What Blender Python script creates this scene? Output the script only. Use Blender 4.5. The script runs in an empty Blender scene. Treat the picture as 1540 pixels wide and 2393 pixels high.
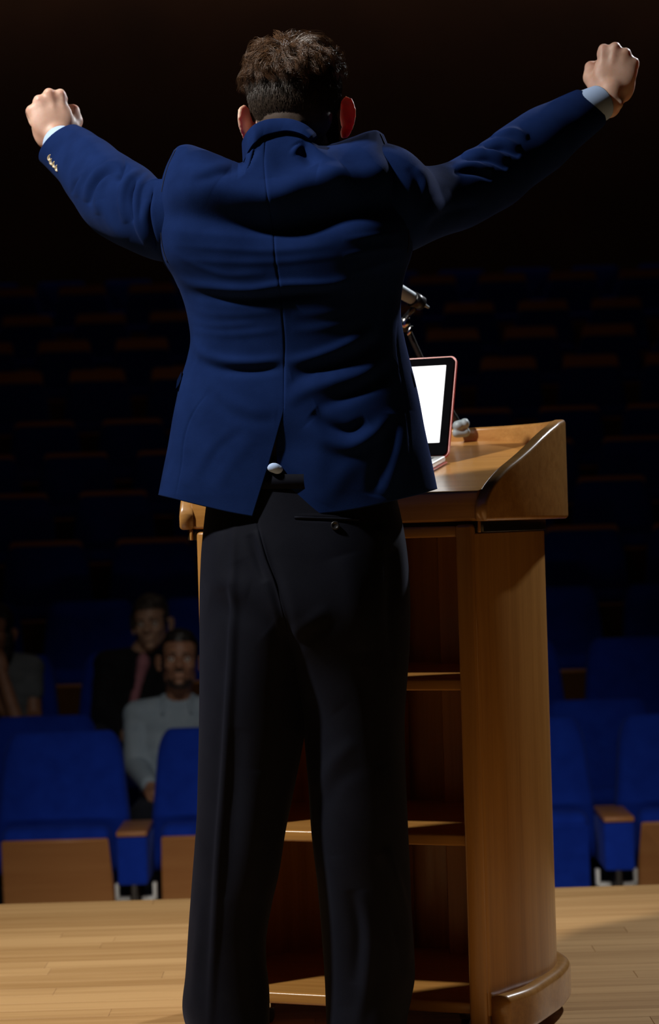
import bpy, bmesh, math, random
import numpy as np
from mathutils import Vector, Matrix, Euler, noise as mnoise

random.seed(7)
RNG = np.random.default_rng(7)
SC = bpy.context.scene
COL = SC.collection

# ------------------------------------------------------------------ camera
FPX, W_PX, H_PX = 5280.0, 1540, 2393
EYE, ROLL, CX, CY = 0.95, 0.030, 770.0, 1222.0
cam_d = bpy.data.cameras.new('camera')
cam_d.sensor_fit = 'VERTICAL'
cam_d.sensor_height = 36.0
cam_d.lens = FPX / H_PX * 36.0
cam_d.shift_y = (CY - H_PX / 2) / H_PX
cam_d.clip_end = 100
cam_d.dof.use_dof = True
cam_d.dof.focus_distance = 3.95
cam_d.dof.aperture_fstop = 4.8
cam = bpy.data.objects.new('camera', cam_d)
COL.objects.link(cam)
cam.matrix_world = Matrix.Translation((0, 0, EYE)) @ Matrix.Rotation(math.pi / 2, 4, 'X') @ Matrix.Rotation(-ROLL, 4, 'Z')
SC.camera = cam

# ------------------------------------------------------------------ world, lights, exposure
wd = bpy.data.worlds.new('world')
SC.world = wd
wd.use_nodes = True
wd.node_tree.nodes['Background'].inputs[0].default_value = (0.6, 0.7, 1.0, 1)
wd.node_tree.nodes['Background'].inputs[1].default_value = 0.0005

def spot(name, loc, target, power, color, size_deg, blend, radius):
    ld = bpy.data.lights.new(name, 'SPOT')
    ld.energy, ld.color = power, color
    ld.spot_size, ld.spot_blend, ld.shadow_soft_size = math.radians(size_deg), blend, radius
    o = bpy.data.objects.new(name, ld)
    COL.objects.link(o)
    o.location = loc
    o.rotation_euler = (Vector(target) - Vector(loc)).to_track_quat('-Z', 'Y').to_euler()
    return o

spot('stage_key_light', (-2.6, 2.8, 4.3), (-0.55, 4.35, 0.7), 900, (1.0, 0.95, 0.88), 52, 0.7, 0.13)
spot('stage_side_light', (3.2, 7.9, 4.7), (0.45, 4.3, 0.9), 950, (0.93, 0.96, 1.0), 38, 0.6, 0.12)
spot('house_front_light', (0.0, 3.0, 4.2), (0.0, 8.8, -0.6), 285, (1.0, 0.93, 0.84), 38, 1.0, 0.3)
spot('house_rear_light', (0.0, 9.6, 6.3), (0.0, 14.8, 0.9), 19, (1.0, 0.58, 0.34), 110, 1.0, 0.35)  # unseen warm lamp, added to lift the far seat rows out of black
def strip(name, loc, target, sx, sy, power, color, spread):
    al = bpy.data.lights.new(name, 'AREA')
    al.shape, al.size, al.size_y, al.energy, al.color, al.spread = 'RECTANGLE', sx, sy, power, color, math.radians(spread)
    ao = bpy.data.objects.new(name, al)
    COL.objects.link(ao)
    ao.location = loc
    ao.rotation_euler = (Vector(target) - Vector(loc)).to_track_quat('-Z', 'Y').to_euler()
strip('rear_wall_wash', (0, 20.25, 6.65), (0, 20.75, 3.6), 11.0, 0.15, 13, (1.0, 0.70, 0.52), 180)  # unseen strip lamp added so the rear wall does not go black
# footlights under the stage lip, shining on the first rows
strip('stage_footlight', (0, 5.95, -0.13), (0, 8.4, -0.75), 2.6, 0.06, 2.5, (1.0, 0.90, 0.80), 52)

SC.view_settings.view_transform = 'Standard'
SC.view_settings.look = 'None'
SC.view_settings.gamma = 1.0
SC.view_settings.use_curve_mapping = False
SC.view_settings.exposure = 0.0

# ------------------------------------------------------------------ helpers: pixels <-> world
CR, SR = math.cos(ROLL), math.sin(ROLL)

def P(px, py, d):
    dx, dy = np.asarray(px, float) - CX, np.asarray(py, float) - CY
    x0, y0 = CR * dx - SR * dy, SR * dx + CR * dy
    d = np.asarray(d, float) + 0 * x0
    return np.stack([x0 * d / FPX, d, EYE - y0 * d / FPX], -1)

def proj(V):
    V = np.asarray(V, float)
    x0, y0 = V[..., 0] / V[..., 1] * FPX, (EYE - V[..., 2]) / V[..., 1] * FPX
    return CX + CR * x0 + SR * y0, CY - SR * x0 + CR * y0

def sstep(a, b, x):
    t = np.clip((np.asarray(x, float) - a) / (b - a), 0, 1)
    return t * t * (3 - 2 * t)

# ------------------------------------------------------------------ helpers: scene objects
def empty(name, loc=(0, 0, 0), rz=0.0):
    o = bpy.data.objects.new(name, None)
    COL.objects.link(o)
    o.location = loc
    o.rotation_euler = (0, 0, rz)
    o.empty_display_size = 0.1
    return o

def tag(o, label=None, cat=None, group=None, kind=None):
    if label: o['label'] = label
    if cat: o['category'] = cat
    if group: o['group'] = group
    if kind: o['kind'] = kind
    return o

def mk_mesh(name, V, F, smooth=True):
    me = bpy.data.meshes.new(name)
    me.from_pydata([tuple(v) for v in np.asarray(V, float)], [], [tuple(int(i) for i in f) for f in F])
    me.validate()
    if smooth:
        me.polygons.foreach_set('use_smooth', [True] * len(me.polygons))
    me.update()
    return me

def put(name, me, mat=None, parent=None, origin=None):
    """link a mesh as one object; origin = world point its coordinates are shifted by (parent's place)"""
    if origin is not None:
        me.transform(Matrix.Translation(-Vector(origin)))
    if mat is not None and not me.materials:
        me.materials.append(mat)
    o = bpy.data.objects.new(name, me)
    COL.objects.link(o)
    if parent is not None:
        o.parent = parent
    return o

def grid_faces(nu, nv, wrap_u=False, off=0):
    F = []
    for j in range(nv - 1):
        for i in range(nu if wrap_u else nu - 1):
            a = off + j * nu + i
            b = off + j * nu + (i + 1) % nu
            F.append((a, b, b + nu, a + nu))
    return F

def weld(me, dist=1e-5):
    bm = bmesh.new()
    bm.from_mesh(me)
    bmesh.ops.remove_doubles(bm, verts=bm.verts, dist=dist)
    bmesh.ops.recalc_face_normals(bm, faces=bm.faces)
    bm.to_mesh(me)
    bm.free()
    return me

def join_vf(parts):
    Vs, Fs, n = [], [], 0
    for V, F in parts:
        V = np.asarray(V, float)
        Vs.append(V)
        Fs += [tuple(i + n for i in f) for f in F]
        n += len(V)
    return np.concatenate(Vs), Fs

def ell(c, r, rot=(0, 0, 0), nu=24, nv=14):
    R = np.array(Euler(rot).to_matrix())
    V, F = [], []
    for j in range(nv + 1):
        th = math.pi * j / nv
        for i in range(nu):
            ph = 2 * math.pi * i / nu
            V.append((math.sin(th) * math.cos(ph), math.sin(th) * math.sin(ph), math.cos(th)))
    V = np.array(V) * np.array(r)
    return V @ R.T + np.array(c), grid_faces(nu, nv + 1, True)

def cap(p0, p1, r0, r1, n=16):
    """closed tapered capsule"""
    p0, p1 = np.array(p0, float), np.array(p1, float)
    ax = p1 - p0
    L = np.linalg.norm(ax)
    ax = ax / (L + 1e-9)
    h = np.array([0, 0, 1.0]) if abs(ax[2]) < 0.9 else np.array([1.0, 0, 0])
    e1 = np.cross(ax, h); e1 /= np.linalg.norm(e1)
    e2 = np.cross(ax, e1)
    V = []
    rows = [(-math.pi / 2 + 0.02 + k * (math.pi / 2 - 0.02) / 4, 0) for k in range(5)] + [(k * (math.pi / 2 - 0.02) / 4, 1) for k in range(5)]
    for a, s in rows:
        c, r = (p1, r1) if s else (p0, r0)
        for i in range(n):
            ph = 2 * math.pi * i / n
            V.append(c + ax * r * math.sin(a) + (e1 * math.cos(ph) + e2 * math.sin(ph)) * r * math.cos(a))
    F = grid_faces(n, len(rows), True)
    m = len(V)
    F.append(tuple(range(n))[::-1])
    F.append(tuple(range(m - n, m)))
    return np.array(V), F

def chain(pts, rad, n=16):
    return [cap(pts[i], pts[i + 1], rad[i], rad[i + 1], n) for i in range(len(pts) - 1)]

def fuse(parts, voxel, smooth=2, name='fused'):
    V, F = join_vf(parts)
    me = mk_mesh(name, V, F)
    o = bpy.data.objects.new('tmp_fuse', me)
    COL.objects.link(o)
    m = o.modifiers.new('r', 'REMESH')
    m.mode = 'VOXEL'
    m.voxel_size = voxel
    m.use_smooth_shade = True
    dg = bpy.context.evaluated_depsgraph_get()
    out = bpy.data.meshes.new_from_object(o.evaluated_get(dg))
    bpy.data.objects.remove(o)
    bpy.data.meshes.remove(me)
    out.name = name
    lap(out, smooth)
    return out

def get_v(me):
    V = np.empty(len(me.vertices) * 3)
    me.vertices.foreach_get('co', V)
    return V.reshape(-1, 3)

def set_v(me, V):
    me.vertices.foreach_set('co', np.ascontiguousarray(V, dtype=float).ravel())
    me.update()

def lap(me, it, w=None):
    E = np.empty(len(me.edges) * 2, dtype=np.int64)
    me.edges.foreach_get('vertices', E)
    E = E.reshape(-1, 2)
    V = get_v(me)
    n = len(V)
    deg = np.bincount(E.ravel(), minlength=n).astype(float)[:, None]
    for _ in range(it):
        S = np.stack([np.bincount(E[:, 0], V[E[:, 1], k], n) + np.bincount(E[:, 1], V[E[:, 0], k], n) for k in range(3)], -1)
        A = S / np.maximum(deg, 1)
        f = 0.5 if w is None else 0.5 * w[:, None]
        V = V + f * (A - V)
    set_v(me, V)

def bevel_box(sx, sy, sz, c=(0, 0, 0), r=0.004, seg=2):
    bm = bmesh.new()
    bmesh.ops.create_cube(bm, size=1)
    bmesh.ops.scale(bm, vec=(sx, sy, sz), verts=bm.verts)
    if r > 0:
        bmesh.ops.bevel(bm, geom=list(bm.edges), offset=r, segments=seg, affect='EDGES', profile=0.5)
    bmesh.ops.translate(bm, vec=c, verts=bm.verts)
    return bm

def bm_mesh(bm, name, smooth=True):
    me = bpy.data.meshes.new(name)
    bmesh.ops.recalc_face_normals(bm, faces=bm.faces)
    bm.to_mesh(me)
    bm.free()
    if smooth:
        me.polygons.foreach_set('use_smooth', [True] * len(me.polygons))
        try:
            me.set_sharp_from_angle(angle=math.radians(40))
        except Exception:
            pass
    return me

def box_obj(name, size, c, mat, parent=None, r=0.004, seg=2):
    return put(name, bm_mesh(bevel_box(*size, c=c, r=r, seg=seg), name), mat, parent)

def lathe(prof, n=24, axis_from=(0, 0, 0), axis_to=(0, 0, 1)):
    """profile = [(dist along axis, radius)], closed at both ends"""
    p0 = np.array(axis_from, float)
    ax = np.array(axis_to, float) - p0
    ax /= np.linalg.norm(ax)
    h = np.array([0, 0, 1.0]) if abs(ax[2]) < 0.9 else np.array([1.0, 0, 0])
    e1 = np.cross(ax, h); e1 /= np.linalg.norm(e1)
    e2 = np.cross(ax, e1)
    V = []
    for s, r in prof:
        for i in range(n):
            a = 2 * math.pi * i / n
            V.append(p0 + ax * s + (e1 * math.cos(a) + e2 * math.sin(a)) * r)
    F = grid_faces(n, len(prof), True)
    m = len(V)
    F.append(tuple(range(n))[::-1])
    F.append(tuple(range(m - n, m)))
    return np.array(V), F

def spline(pts, n):
    """Catmull-Rom through 2-D/3-D points, n samples by chord length"""
    p = np.array(pts, float)
    t = np.concatenate([[0], np.cumsum(np.linalg.norm(np.diff(p[:, :2], axis=0), axis=1))])
    t /= t[-1]
    return spl_at(t, p, np.linspace(0, 1, n))

def spl_at(t, p, q):
    """monotone-ish cubic Hermite of rows p at parameters t"""
    t, p, q = np.asarray(t, float), np.asarray(p, float), np.asarray(q, float)
    one = p.ndim == 1
    if one: p = p[:, None]
    m = np.zeros_like(p)
    d = np.diff(p, axis=0) / np.diff(t)[:, None]
    m[1:-1] = 0.5 * (d[1:] + d[:-1])
    m[0], m[-1] = d[0], d[-1]
    i = np.clip(np.searchsorted(t, q, side='right') - 1, 0, len(t) - 2)
    h = (t[i + 1] - t[i])[..., None]
    s = np.clip((q - t[i]) / (t[i + 1] - t[i]), 0, 1)[..., None]
    r = ((1 + 2 * s) * (1 - s) ** 2) * p[i] + s * (1 - s) ** 2 * h * m[i] + s * s * (3 - 2 * s) * p[i + 1] + s * s * (s - 1) * h * m[i + 1]
    return r[..., 0] if one else r

# ------------------------------------------------------------------ materials
def mat_base(name):
    m = bpy.data.materials.new(name)
    m.use_nodes = True
    nt = m.node_tree
    return m, nt, nt.nodes['Principled BSDF']

def nd(nt, t, **kw):
    n = nt.nodes.new(t)
    for k, v in kw.items():
        if k in n.inputs.keys(): n.inputs[k].default_value = v
        else: setattr(n, k, v)
    return n

def bump(nt, b, height, strength, dist):
    bp = nd(nt, 'ShaderNodeBump')
    bp.inputs['Strength'].default_value = strength
    bp.inputs['Distance'].default_value = dist
    nt.links.new(height, bp.inputs['Height'])
    nt.links.new(bp.outputs[0], b.inputs['Normal'])

def ramp(nt, fac, stops):
    r = nd(nt, 'ShaderNodeValToRGB')
    e = r.color_ramp.elements
    while len(e) < len(stops): e.new(0.5)
    for el, (p, c) in zip(e, stops):
        el.position, el.color = p, (*c, 1)
    nt.links.new(fac, r.inputs[0])
    return r.outputs[0]

def m_wood(name, c1, c2, axis='Z', rough=0.35, fine=1.0, coat=0.25, per_object=False):
    m, nt, b = mat_base(name)
    tc = nd(nt, 'ShaderNodeTexCoord')
    mp = nd(nt, 'ShaderNodeMapping')
    st = {'X': (1.2, 34, 34), 'Y': (34, 1.2, 34), 'Z': (34, 34, 1.2)}[axis]
    mp.inputs['Scale'].default_value = [s * fine for s in st]
    src = tc.outputs['Object']
    if per_object:
        oi = nd(nt, 'ShaderNodeObjectInfo')
        ad = nd(nt, 'ShaderNodeVectorMath', operation='ADD')
        sc = nd(nt, 'ShaderNodeVectorMath', operation='SCALE')
        cb = nd(nt, 'ShaderNodeCombineXYZ')
        for k in range(3): nt.links.new(oi.outputs['Random'], cb.inputs[k])
        nt.links.new(cb.outputs[0], sc.inputs[0]); sc.inputs['Scale'].default_value = 37.0
        nt.links.new(src, ad.inputs[0]); nt.links.new(sc.outputs[0], ad.inputs[1])
        src = ad.outputs[0]
    nt.links.new(src, mp.inputs[0])
    n1 = nd(nt, 'ShaderNodeTexNoise', Scale=1.0, Detail=7.0, Roughness=0.6, Distortion=0.35)
    nt.links.new(mp.outputs[0], n1.inputs['Vector'])
    mp2 = nd(nt, 'ShaderNodeMapping')
    mp2.inputs['Scale'].default_value = [s * 6 * fine for s in st]
    nt.links.new(src, mp2.inputs[0])
    n2 = nd(nt, 'ShaderNodeTexNoise', Scale=1.0, Detail=3.0)
    nt.links.new(mp2.outputs[0], n2.inputs['Vector'])
    mx = nd(nt, 'ShaderNodeMath', operation='MULTIPLY_ADD')
    nt.links.new(n2.outputs[0], mx.inputs[0]); mx.inputs[1].default_value = 0.35
    nt.links.new(n1.outputs[0], mx.inputs[2])
    fac = mx.outputs[0]
    if per_object:
        a2 = nd(nt, 'ShaderNodeMath', operation='MULTIPLY_ADD')
        nt.links.new(oi.outputs['Random'], a2.inputs[0]); a2.inputs[1].default_value = 0.35
        nt.links.new(fac, a2.inputs[2]); fac = a2.outputs[0]
        lo, hi = 0.55, 1.05
    else:
        lo, hi = 0.42, 0.92
    nt.links.new(ramp(nt, fac, [(lo, c1), (hi, c2)]), b.inputs['Base Color'])
    b.inputs['Roughness'].default_value = rough
    b.inputs['Coat Weight'].default_value = coat
    b.inputs['Coat Roughness'].default_value = 0.2
    bump(nt, b, fac, 0.06, 0.002)
    return m

def m_fabric(name, c, c2=None, rough=0.85, weave=900, bumps=0.25, sheen=0.3, sheen_tint=(0.5, 0.6, 1.0), spec=0.25, blot=18):
    m, nt, b = mat_base(name)
    tc = nd(nt, 'ShaderNodeTexCoord')
    n1 = nd(nt, 'ShaderNodeTexNoise', Scale=float(blot), Detail=4.0)
    nt.links.new(tc.outputs['Object'], n1.inputs['Vector'])
    c2 = c2 or tuple(x * 1.25 for x in c)
    n2 = nd(nt, 'ShaderNodeTexNoise', Scale=float(weave), Detail=2.0)
    nt.links.new(tc.outputs['Object'], n2.inputs['Vector'])
    ma = nd(nt, 'ShaderNodeMath', operation='MULTIPLY_ADD')
    nt.links.new(n2.outputs[0], ma.inputs[0]); ma.inputs[1].default_value = 0.5
    nt.links.new(n1.outputs[0], ma.inputs[2])
    nt.links.new(ramp(nt, ma.outputs[0], [(0.45, c), (1.0, c2)]), b.inputs['Base Color'])
    b.inputs['Roughness'].default_value = rough
    b.inputs['Specular IOR Level'].default_value = spec
    b.inputs['Sheen Weight'].default_value = sheen
    b.inputs['Sheen Tint'].default_value = (*sheen_tint, 1)
    b.inputs['Sheen Roughness'].default_value = 0.45
    bump(nt, b, n2.outputs[0], bumps, 0.001)
    return m

def m_skin(name, c, c2, sub=0.2, scale=0.008):
    m, nt, b = mat_base(name)
    tc = nd(nt, 'ShaderNodeTexCoord')
    n1 = nd(nt, 'ShaderNodeTexNoise', Scale=28.0, Detail=5.0)
    nt.links.new(tc.outputs['Object'], n1.inputs['Vector'])
    nt.links.new(ramp(nt, n1.outputs[0], [(0.35, c), (0.7, c2)]), b.inputs['Base Color'])
    b.inputs['Roughness'].default_value = 0.5
    b.inputs['Subsurface Weight'].default_value = sub
    b.inputs['Subsurface Radius'].default_value = (1.0, 0.22, 0.10)
    b.inputs['Subsurface Scale'].default_value = scale
    n2 = nd(nt, 'ShaderNodeTexNoise', Scale=420.0, Detail=2.0)
    nt.links.new(tc.outputs['Object'], n2.inputs['Vector'])
    bump(nt, b, n2.outputs[0], 0.15, 0.0008)
    return m

def m_plain(name, c, rough=0.5, metal=0.0, noise=0.15, scale=60, coat=0.0, spec=0.5):
    m, nt, b = mat_base(name)
    tc = nd(nt, 'ShaderNodeTexCoord')
    n1 = nd(nt, 'ShaderNodeTexNoise', Scale=float(scale), Detail=4.0)
    nt.links.new(tc.outputs['Object'], n1.inputs['Vector'])
    nt.links.new(ramp(nt, n1.outputs[0], [(0.3, tuple(x * (1 - noise) for x in c)), (0.7, tuple(min(1, x * (1 + noise)) for x in c))]), b.inputs['Base Color'])
    b.inputs['Roughness'].default_value = rough
    b.inputs['Metallic'].default_value = metal
    b.inputs['Coat Weight'].default_value = coat
    b.inputs['Specular IOR Level'].default_value = spec
    return m

def m_emit(name, c, s):
    m, nt, b = mat_base(name)
    b.inputs['Base Color'].default_value = (0.02, 0.02, 0.02, 1)
    b.inputs['Emission Color'].default_value = (*c, 1)
    b.inputs['Emission Strength'].default_value = s
    return m

BEECH_A, BEECH_B = (0.36, 0.160, 0.036), (0.53, 0.265, 0.070)
M = {}
M['beech'] = m_wood('beech_upright', BEECH_A, BEECH_B, 'Z', 0.33, 1.0, 0.25)
M['beech_x'] = m_wood('beech_level', BEECH_A, BEECH_B, 'X', 0.30, 1.0, 0.35)
M['beech_rail'] = m_wood('beech_rail', (0.34, 0.155, 0.040), (0.51, 0.265, 0.080), 'X', 0.28, 1.6, 0.5)
M['plank'] = m_wood('stage_plank', (0.40, 0.215, 0.075), (0.60, 0.36, 0.15), 'X', 0.42, 0.8, 0.1, True)
M['seat_wood'] = m_wood('seat_plywood', (0.40, 0.155, 0.045), (0.50, 0.22, 0.07), 'X', 0.5, 0.7, 0.1)
M['jacket'] = m_fabric('navy_suit_wool', (0.0050, 0.0150, 0.068), (0.0082, 0.0235, 0.104), 0.9, 1300, 0.3, 0.03, (0.3, 0.42, 1.0), 0.03)
M['seam'] = m_fabric('seam_thread', (0.002, 0.005, 0.02), None, 0.9)  # near-black colour standing in for the shade in the armhole crease
M['trouser'] = m_fabric('charcoal_trouser_wool', (0.0036, 0.0043, 0.0090), (0.0060, 0.0072, 0.0132), 0.75, 1300, 0.25, 0.06, (0.5, 0.6, 1.0), 0.08)
M['shirt_blue'] = m_fabric('pale_blue_shirt', (0.42, 0.58, 0.90), (0.5, 0.66, 0.95), 0.8, 1500, 0.15, 0.1)
M['skin'] = m_skin('skin', (0.62, 0.37, 0.27), (0.74, 0.49, 0.39), 0.5, 0.02)
M['stubble'] = m_skin('stubbled_scalp', (0.070, 0.050, 0.040), (0.11, 0.08, 0.062), 0.05, 0.004)
M['hair'] = m_plain('brown_hair', (0.105, 0.052, 0.024), 0.36, 0.0, 0.55, 90, 0.0, 0.6)
M['hair_short'] = m_plain('short_clipped_hair', (0.05, 0.033, 0.022), 0.42, 0.0, 0.4, 120, 0.0, 0.6)
M['button_horn'] = m_plain('horn_button', (0.45, 0.36, 0.22), 0.3, 0.0, 0.4, 300, 0.4)
M['black_leather'] = m_plain('black_leather', (0.01, 0.01, 0.011), 0.3)
M['black_plastic'] = m_plain('black_plastic', (0.012, 0.012, 0.014), 0.35)
M['screen'] = m_emit('lit_screen', (1, 1, 1), 1.6)
M['bezel'] = m_plain('glossy_bezel', (0.004, 0.004, 0.005), 0.6, 0, 0.1, 60, 0, 0.0)
M['red_case'] = m_plain('coral_red_case', (0.62, 0.10, 0.085), 0.3, 0, 0.1, 40, 0.3)
M['silver'] = m_plain('silver_aluminium', (0.72, 0.73, 0.72), 0.35, 0.7, 0.05)
M['mic_metal'] = m_plain('grey_microphone_metal', (0.34, 0.42, 0.46), 0.55, 0.1, 0.1)
M['chrome'] = m_plain('chrome', (0.75, 0.76, 0.78), 0.15, 1.0, 0.05)
M['dark_metal'] = m_plain('dark_metal', (0.035, 0.03, 0.026), 0.35, 0.7, 0.2)
M['seat_blue'] = m_fabric('royal_blue_upholstery', (0.005, 0.027, 0.29), (0.008, 0.04, 0.40), 0.9, 500, 0.3, 0.15, (0.2, 0.3, 1.0), 0.1)
M['bracket'] = m_plain('white_bracket', (0.7, 0.7, 0.68), 0.4)
M['wall'] = m_plain('dark_brown_wall', (0.065, 0.030, 0.016), 0.85, 0, 0.2, 1.5)
M['carpet'] = m_plain('dark_hall_carpet', (0.012, 0.012, 0.018), 0.95, 0, 0.3, 200)
M['stage_side'] = m_wood('stage_fascia', (0.30, 0.15, 0.05), (0.42, 0.23, 0.09), 'X', 0.5)

# ------------------------------------------------------------------ the hall: structure
STAGE_Y, HALL_Z = 5.78, -0.77
ROWS = [  # distance of the backrest, height of its top over the stage, column phase in seats, wooden top strip
    (8.40, 0.20, 0.225, 0.0), (9.33, 0.185, 0.89, 0.0), (10.26, 0.39, 0.396, 0.0), (11.20, 0.604, 0.915, 0.0),
    (12.10, 0.88, 0.35, 0.026), (13.03, 1.157, 0.84, 0.026), (13.95, 1.416, 0.30, 0.026), (14.88, 1.658, 0.775, 0.030),
    (15.80, 2.006, 0.23, 0.085), (16.73, 2.295, 0.657, 0.085), (17.65, 2.583, 0.98, 0.080), (18.58, 2.91, 0.57, 0.075),
    (19.50, 3.12, 0.09, 0.0)]
PITCH, SEAT_TOP = 0.58, 0.95

def struct(name, me, mat):
    return tag(put(name, me, mat), kind='structure')

def slab(name, x0, x1, y0, y1, z0, z1, mat):
    return struct(name, bm_mesh(bevel_box(x1 - x0, y1 - y0, z1 - z0, ((x0 + x1) / 2, (y0 + y1) / 2, (z0 + z1) / 2), 0), name, False), mat)

HX = 6.5
slab('wall_rear', -HX, HX, 20.75, 20.95, -1.0, 6.8, M['wall'])
slab('wall_left', -HX - 0.2, -HX, -3.2, 20.95, -1.0, 6.8, M['wall'])
slab('wall_right', HX, HX + 0.2, -3.2, 20.95, -1.0, 6.8, M['wall'])
slab('wall_stage', -HX, HX, -3.4, -3.2, -1.0, 6.8, M['wall'])
slab('ceiling', -HX - 0.2, HX + 0.2, -3.4, 20.95, 6.8, 7.0, M['wall'])
# raked hall floor: one stepped mesh
bm = bmesh.new()
prof = [(STAGE_Y, HALL_Z)]
for d, top, ph, capz in ROWS:
    z = top - SEAT_TOP
    y0 = d - 0.62
    if z > prof[-1][1] + 0.02:
        prof += [(y0, prof[-1][1]), (y0, z)]
prof.append((20.95, prof[-1][1]))
rows_v = [[bm.verts.new((x, y, z)) for y, z in prof] for x in (-HX, HX)]
for k in range(len(prof) - 1):
    bm.faces.new((rows_v[0][k], rows_v[0][k + 1], rows_v[1][k + 1], rows_v[1][k]))
struct('floor_hall', bm_mesh(bm, 'floor_hall', False), M['carpet'])
# stage: base, fascia and planks
fl = slab('floor_stage', -HX, HX, -3.2, STAGE_Y - 0.004, -0.80, -0.014, M['stage_side'])
PW = 0.072
plank_me = {}
for L in (0.9, 1.2, 1.5):
    plank_me[L] = bm_mesh(bevel_box(L - 0.0005, PW - 0.0005, 0.014, (0, 0, 0), 0.0007, 1), 'plank', False)
    plank_me[L].materials.append(M['plank'])
n_pl = 0
row_y = STAGE_Y - PW / 2
while row_y > 3.3:
    x = -1.15 - random.random() * 0.7
    while x < 1.25:
        L = random.choice((0.9, 1.2, 1.5))
        o = bpy.data.objects.new('plank', plank_me[L])
        COL.objects.link(o)
        o.parent = fl
        o.location = (x + L / 2, row_y, -0.007)
        x += L
        n_pl += 1
    row_y -= PW
# the part of the stage that the photograph does not show, as one more board surface
slab('trim_1', -HX, HX, STAGE_Y, STAGE_Y + 0.012, -0.07, -0.002, M['plank'])
slab('floor_stage_rear', -HX, HX, -3.2, row_y + PW / 2, -0.014, 0.0, M['plank'])

# ------------------------------------------------------------------ auditorium seats
def sup_rect(w, h, r, n=6):
    """rounded rectangle outline, counter-clockwise, r = (bottom, top) radii"""
    pts = []
    for cx, cy, a0, rr in ((w / 2, -h / 2, -90, r[0]), (w / 2, h / 2, 0, r[1]), (-w / 2, h / 2, 90, r[1]), (-w / 2, -h / 2, 180, r[0])):
        sx, sy = (1 if cx > 0 else -1), (1 if cy > 0 else -1)
        for k in range(n + 1):
            a = math.radians(a0 + 90 * k / n)
            pts.append((cx - sx * rr + rr * math.cos(a), cy - sy * rr + rr * math.sin(a)))
    return np.array(pts)

def cushion(w_bot, w_top, h, th, r, puff=0.018, seams=()):
    """upholstered slab in the x-z plane, its padded face towards -y; returns V, F with z from 0 to h"""
    o = sup_rect(1.0, h, r)
    rows = [(0.0, th, 0.93), (0.0, th * 0.8, 1.0), (0.0, th * 0.35, 1.0), (0.0, th * 0.12, 0.975), (0.0, 0.02 * th, 0.90)]
    def tap(p, k):
        z = (p[:, 1] + h / 2)
        w = w_bot + (w_top - w_bot) * z / h
        cz = h / 2
        return np.stack([p[:, 0] * w * k, cz + (z - cz) * (1 - (1 - k) * w_bot / h)], -1)
    V, F = [], []
    n = len(o)
    for _, y, k in rows:
        q = tap(o, k)
        V += [(x, y, z) for x, z in q]
    nr = len(rows)
    for kk in (0.72, 0.5, 0.28, 0.1):
        q = tap(o, kk * 0.9)
        bul = puff * (1 - (kk * 0.9) ** 2)
        for x, z in q:
            s = sum(-0.010 * math.exp(-((x - sx) / 0.012) ** 2) for sx in seams)
            V.append((x, -bul - s * 0.9, z))
        nr += 1
    F = [tuple(f[::-1]) for f in grid_faces(n, nr, True)]
    F.append(tuple(range(n)))
    F.append(tuple(range((nr - 1) * n, nr * n))[::-1])
    return np.array(V), F

def rot_x(V, a, piv=(0, 0, 0)):
    R = np.array(Matrix.Rotation(a, 3, 'X'))
    return (np.asarray(V) - piv) @ R.T + piv

LEAN = math.radians(-11)
def back_mesh():
    V, F = cushion(0.535, 0.43, 0.53, 0.10, (0.03, 0.10), 0.022, (-0.07, 0.07))
    return weld(mk_mesh('backrest', rot_x(V, LEAN) + np.array([0, 0.0, 0.43]), F))
def cap_mesh(h):
    # a curved plywood strip that finishes the top of the backrest
    out = sup_rect(0.395, h + 0.03, (0.004, min(0.03, h * 0.8)))
    V = [(x * (1 - 0.08 * max(0, z) / (h + 0.03)), y, z + (h + 0.03) / 2) for y in (0.0, 0.022) for x, z in out]
    n = len(out)
    F = grid_faces(n, 2, True) + [tuple(range(n)), tuple(range(n, 2 * n))[::-1]]
    V = rot_x(np.array(V) + np.array([0, 0.02, 0.495]), LEAN) + np.array([0, 0, 0.43])
    return weld(mk_mesh('top_strip', V, F, False))
def seat_meshes(tip, L, pz):
    """seat pan hinged at the rear, tipped up by tip radians: cushion and plywood underside"""
    c = bm_mesh(bevel_box(0.40 if tip > 0.5 else 0.46, L, 0.095, (0, -L / 2, 0.055), 0.038, 4), 'seat_cushion')
    u = bevel_box(0.40, L - 0.02, 0.016, (0, -L / 2 + 0.013, 0.0), 0.005, 1)
    for v in u.verts:
        v.co.x *= 1 + 0.05 * (v.co.y + 0.2) / 0.2
    u = bm_mesh(u, 'seat_underside')
    piv = Vector((0, -0.02 if L > 0.38 else -0.10, pz))
    for me in (c, u):
        me.transform(Matrix.Translation(piv) @ Matrix.Rotation(-tip, 4, 'X'))
    c.materials.append(M['seat_blue']); u.materials.append(M['seat_wood'])
    return c, u
def arm_meshes():
    post = bm_mesh(bevel_box(0.110, 0.31, 0.175, (0.29, -0.185, 0.515), 0.012, 2), 'armrest')
    capm = bm_mesh(bevel_box(0.110, 0.31, 0.020, (0.29, -0.19, 0.612), 0.006, 2), 'armrest_cap')
    leg = bm_mesh(bevel_box(0.03, 0.26, 0.43, (0.29, -0.16, 0.215), 0.006, 1), 'pedestal')
    foot = bm_mesh(bevel_box(0.05, 0.30, 0.02, (0.29, -0.16, 0.01), 0.004, 1), 'foot')
    post.materials.append(M['seat_blue']); capm.materials.append(M['seat_wood'])
    leg.materials.append(M['dark_metal']); foot.materials.append(M['dark_metal'])
    return post, capm, leg, foot
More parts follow.
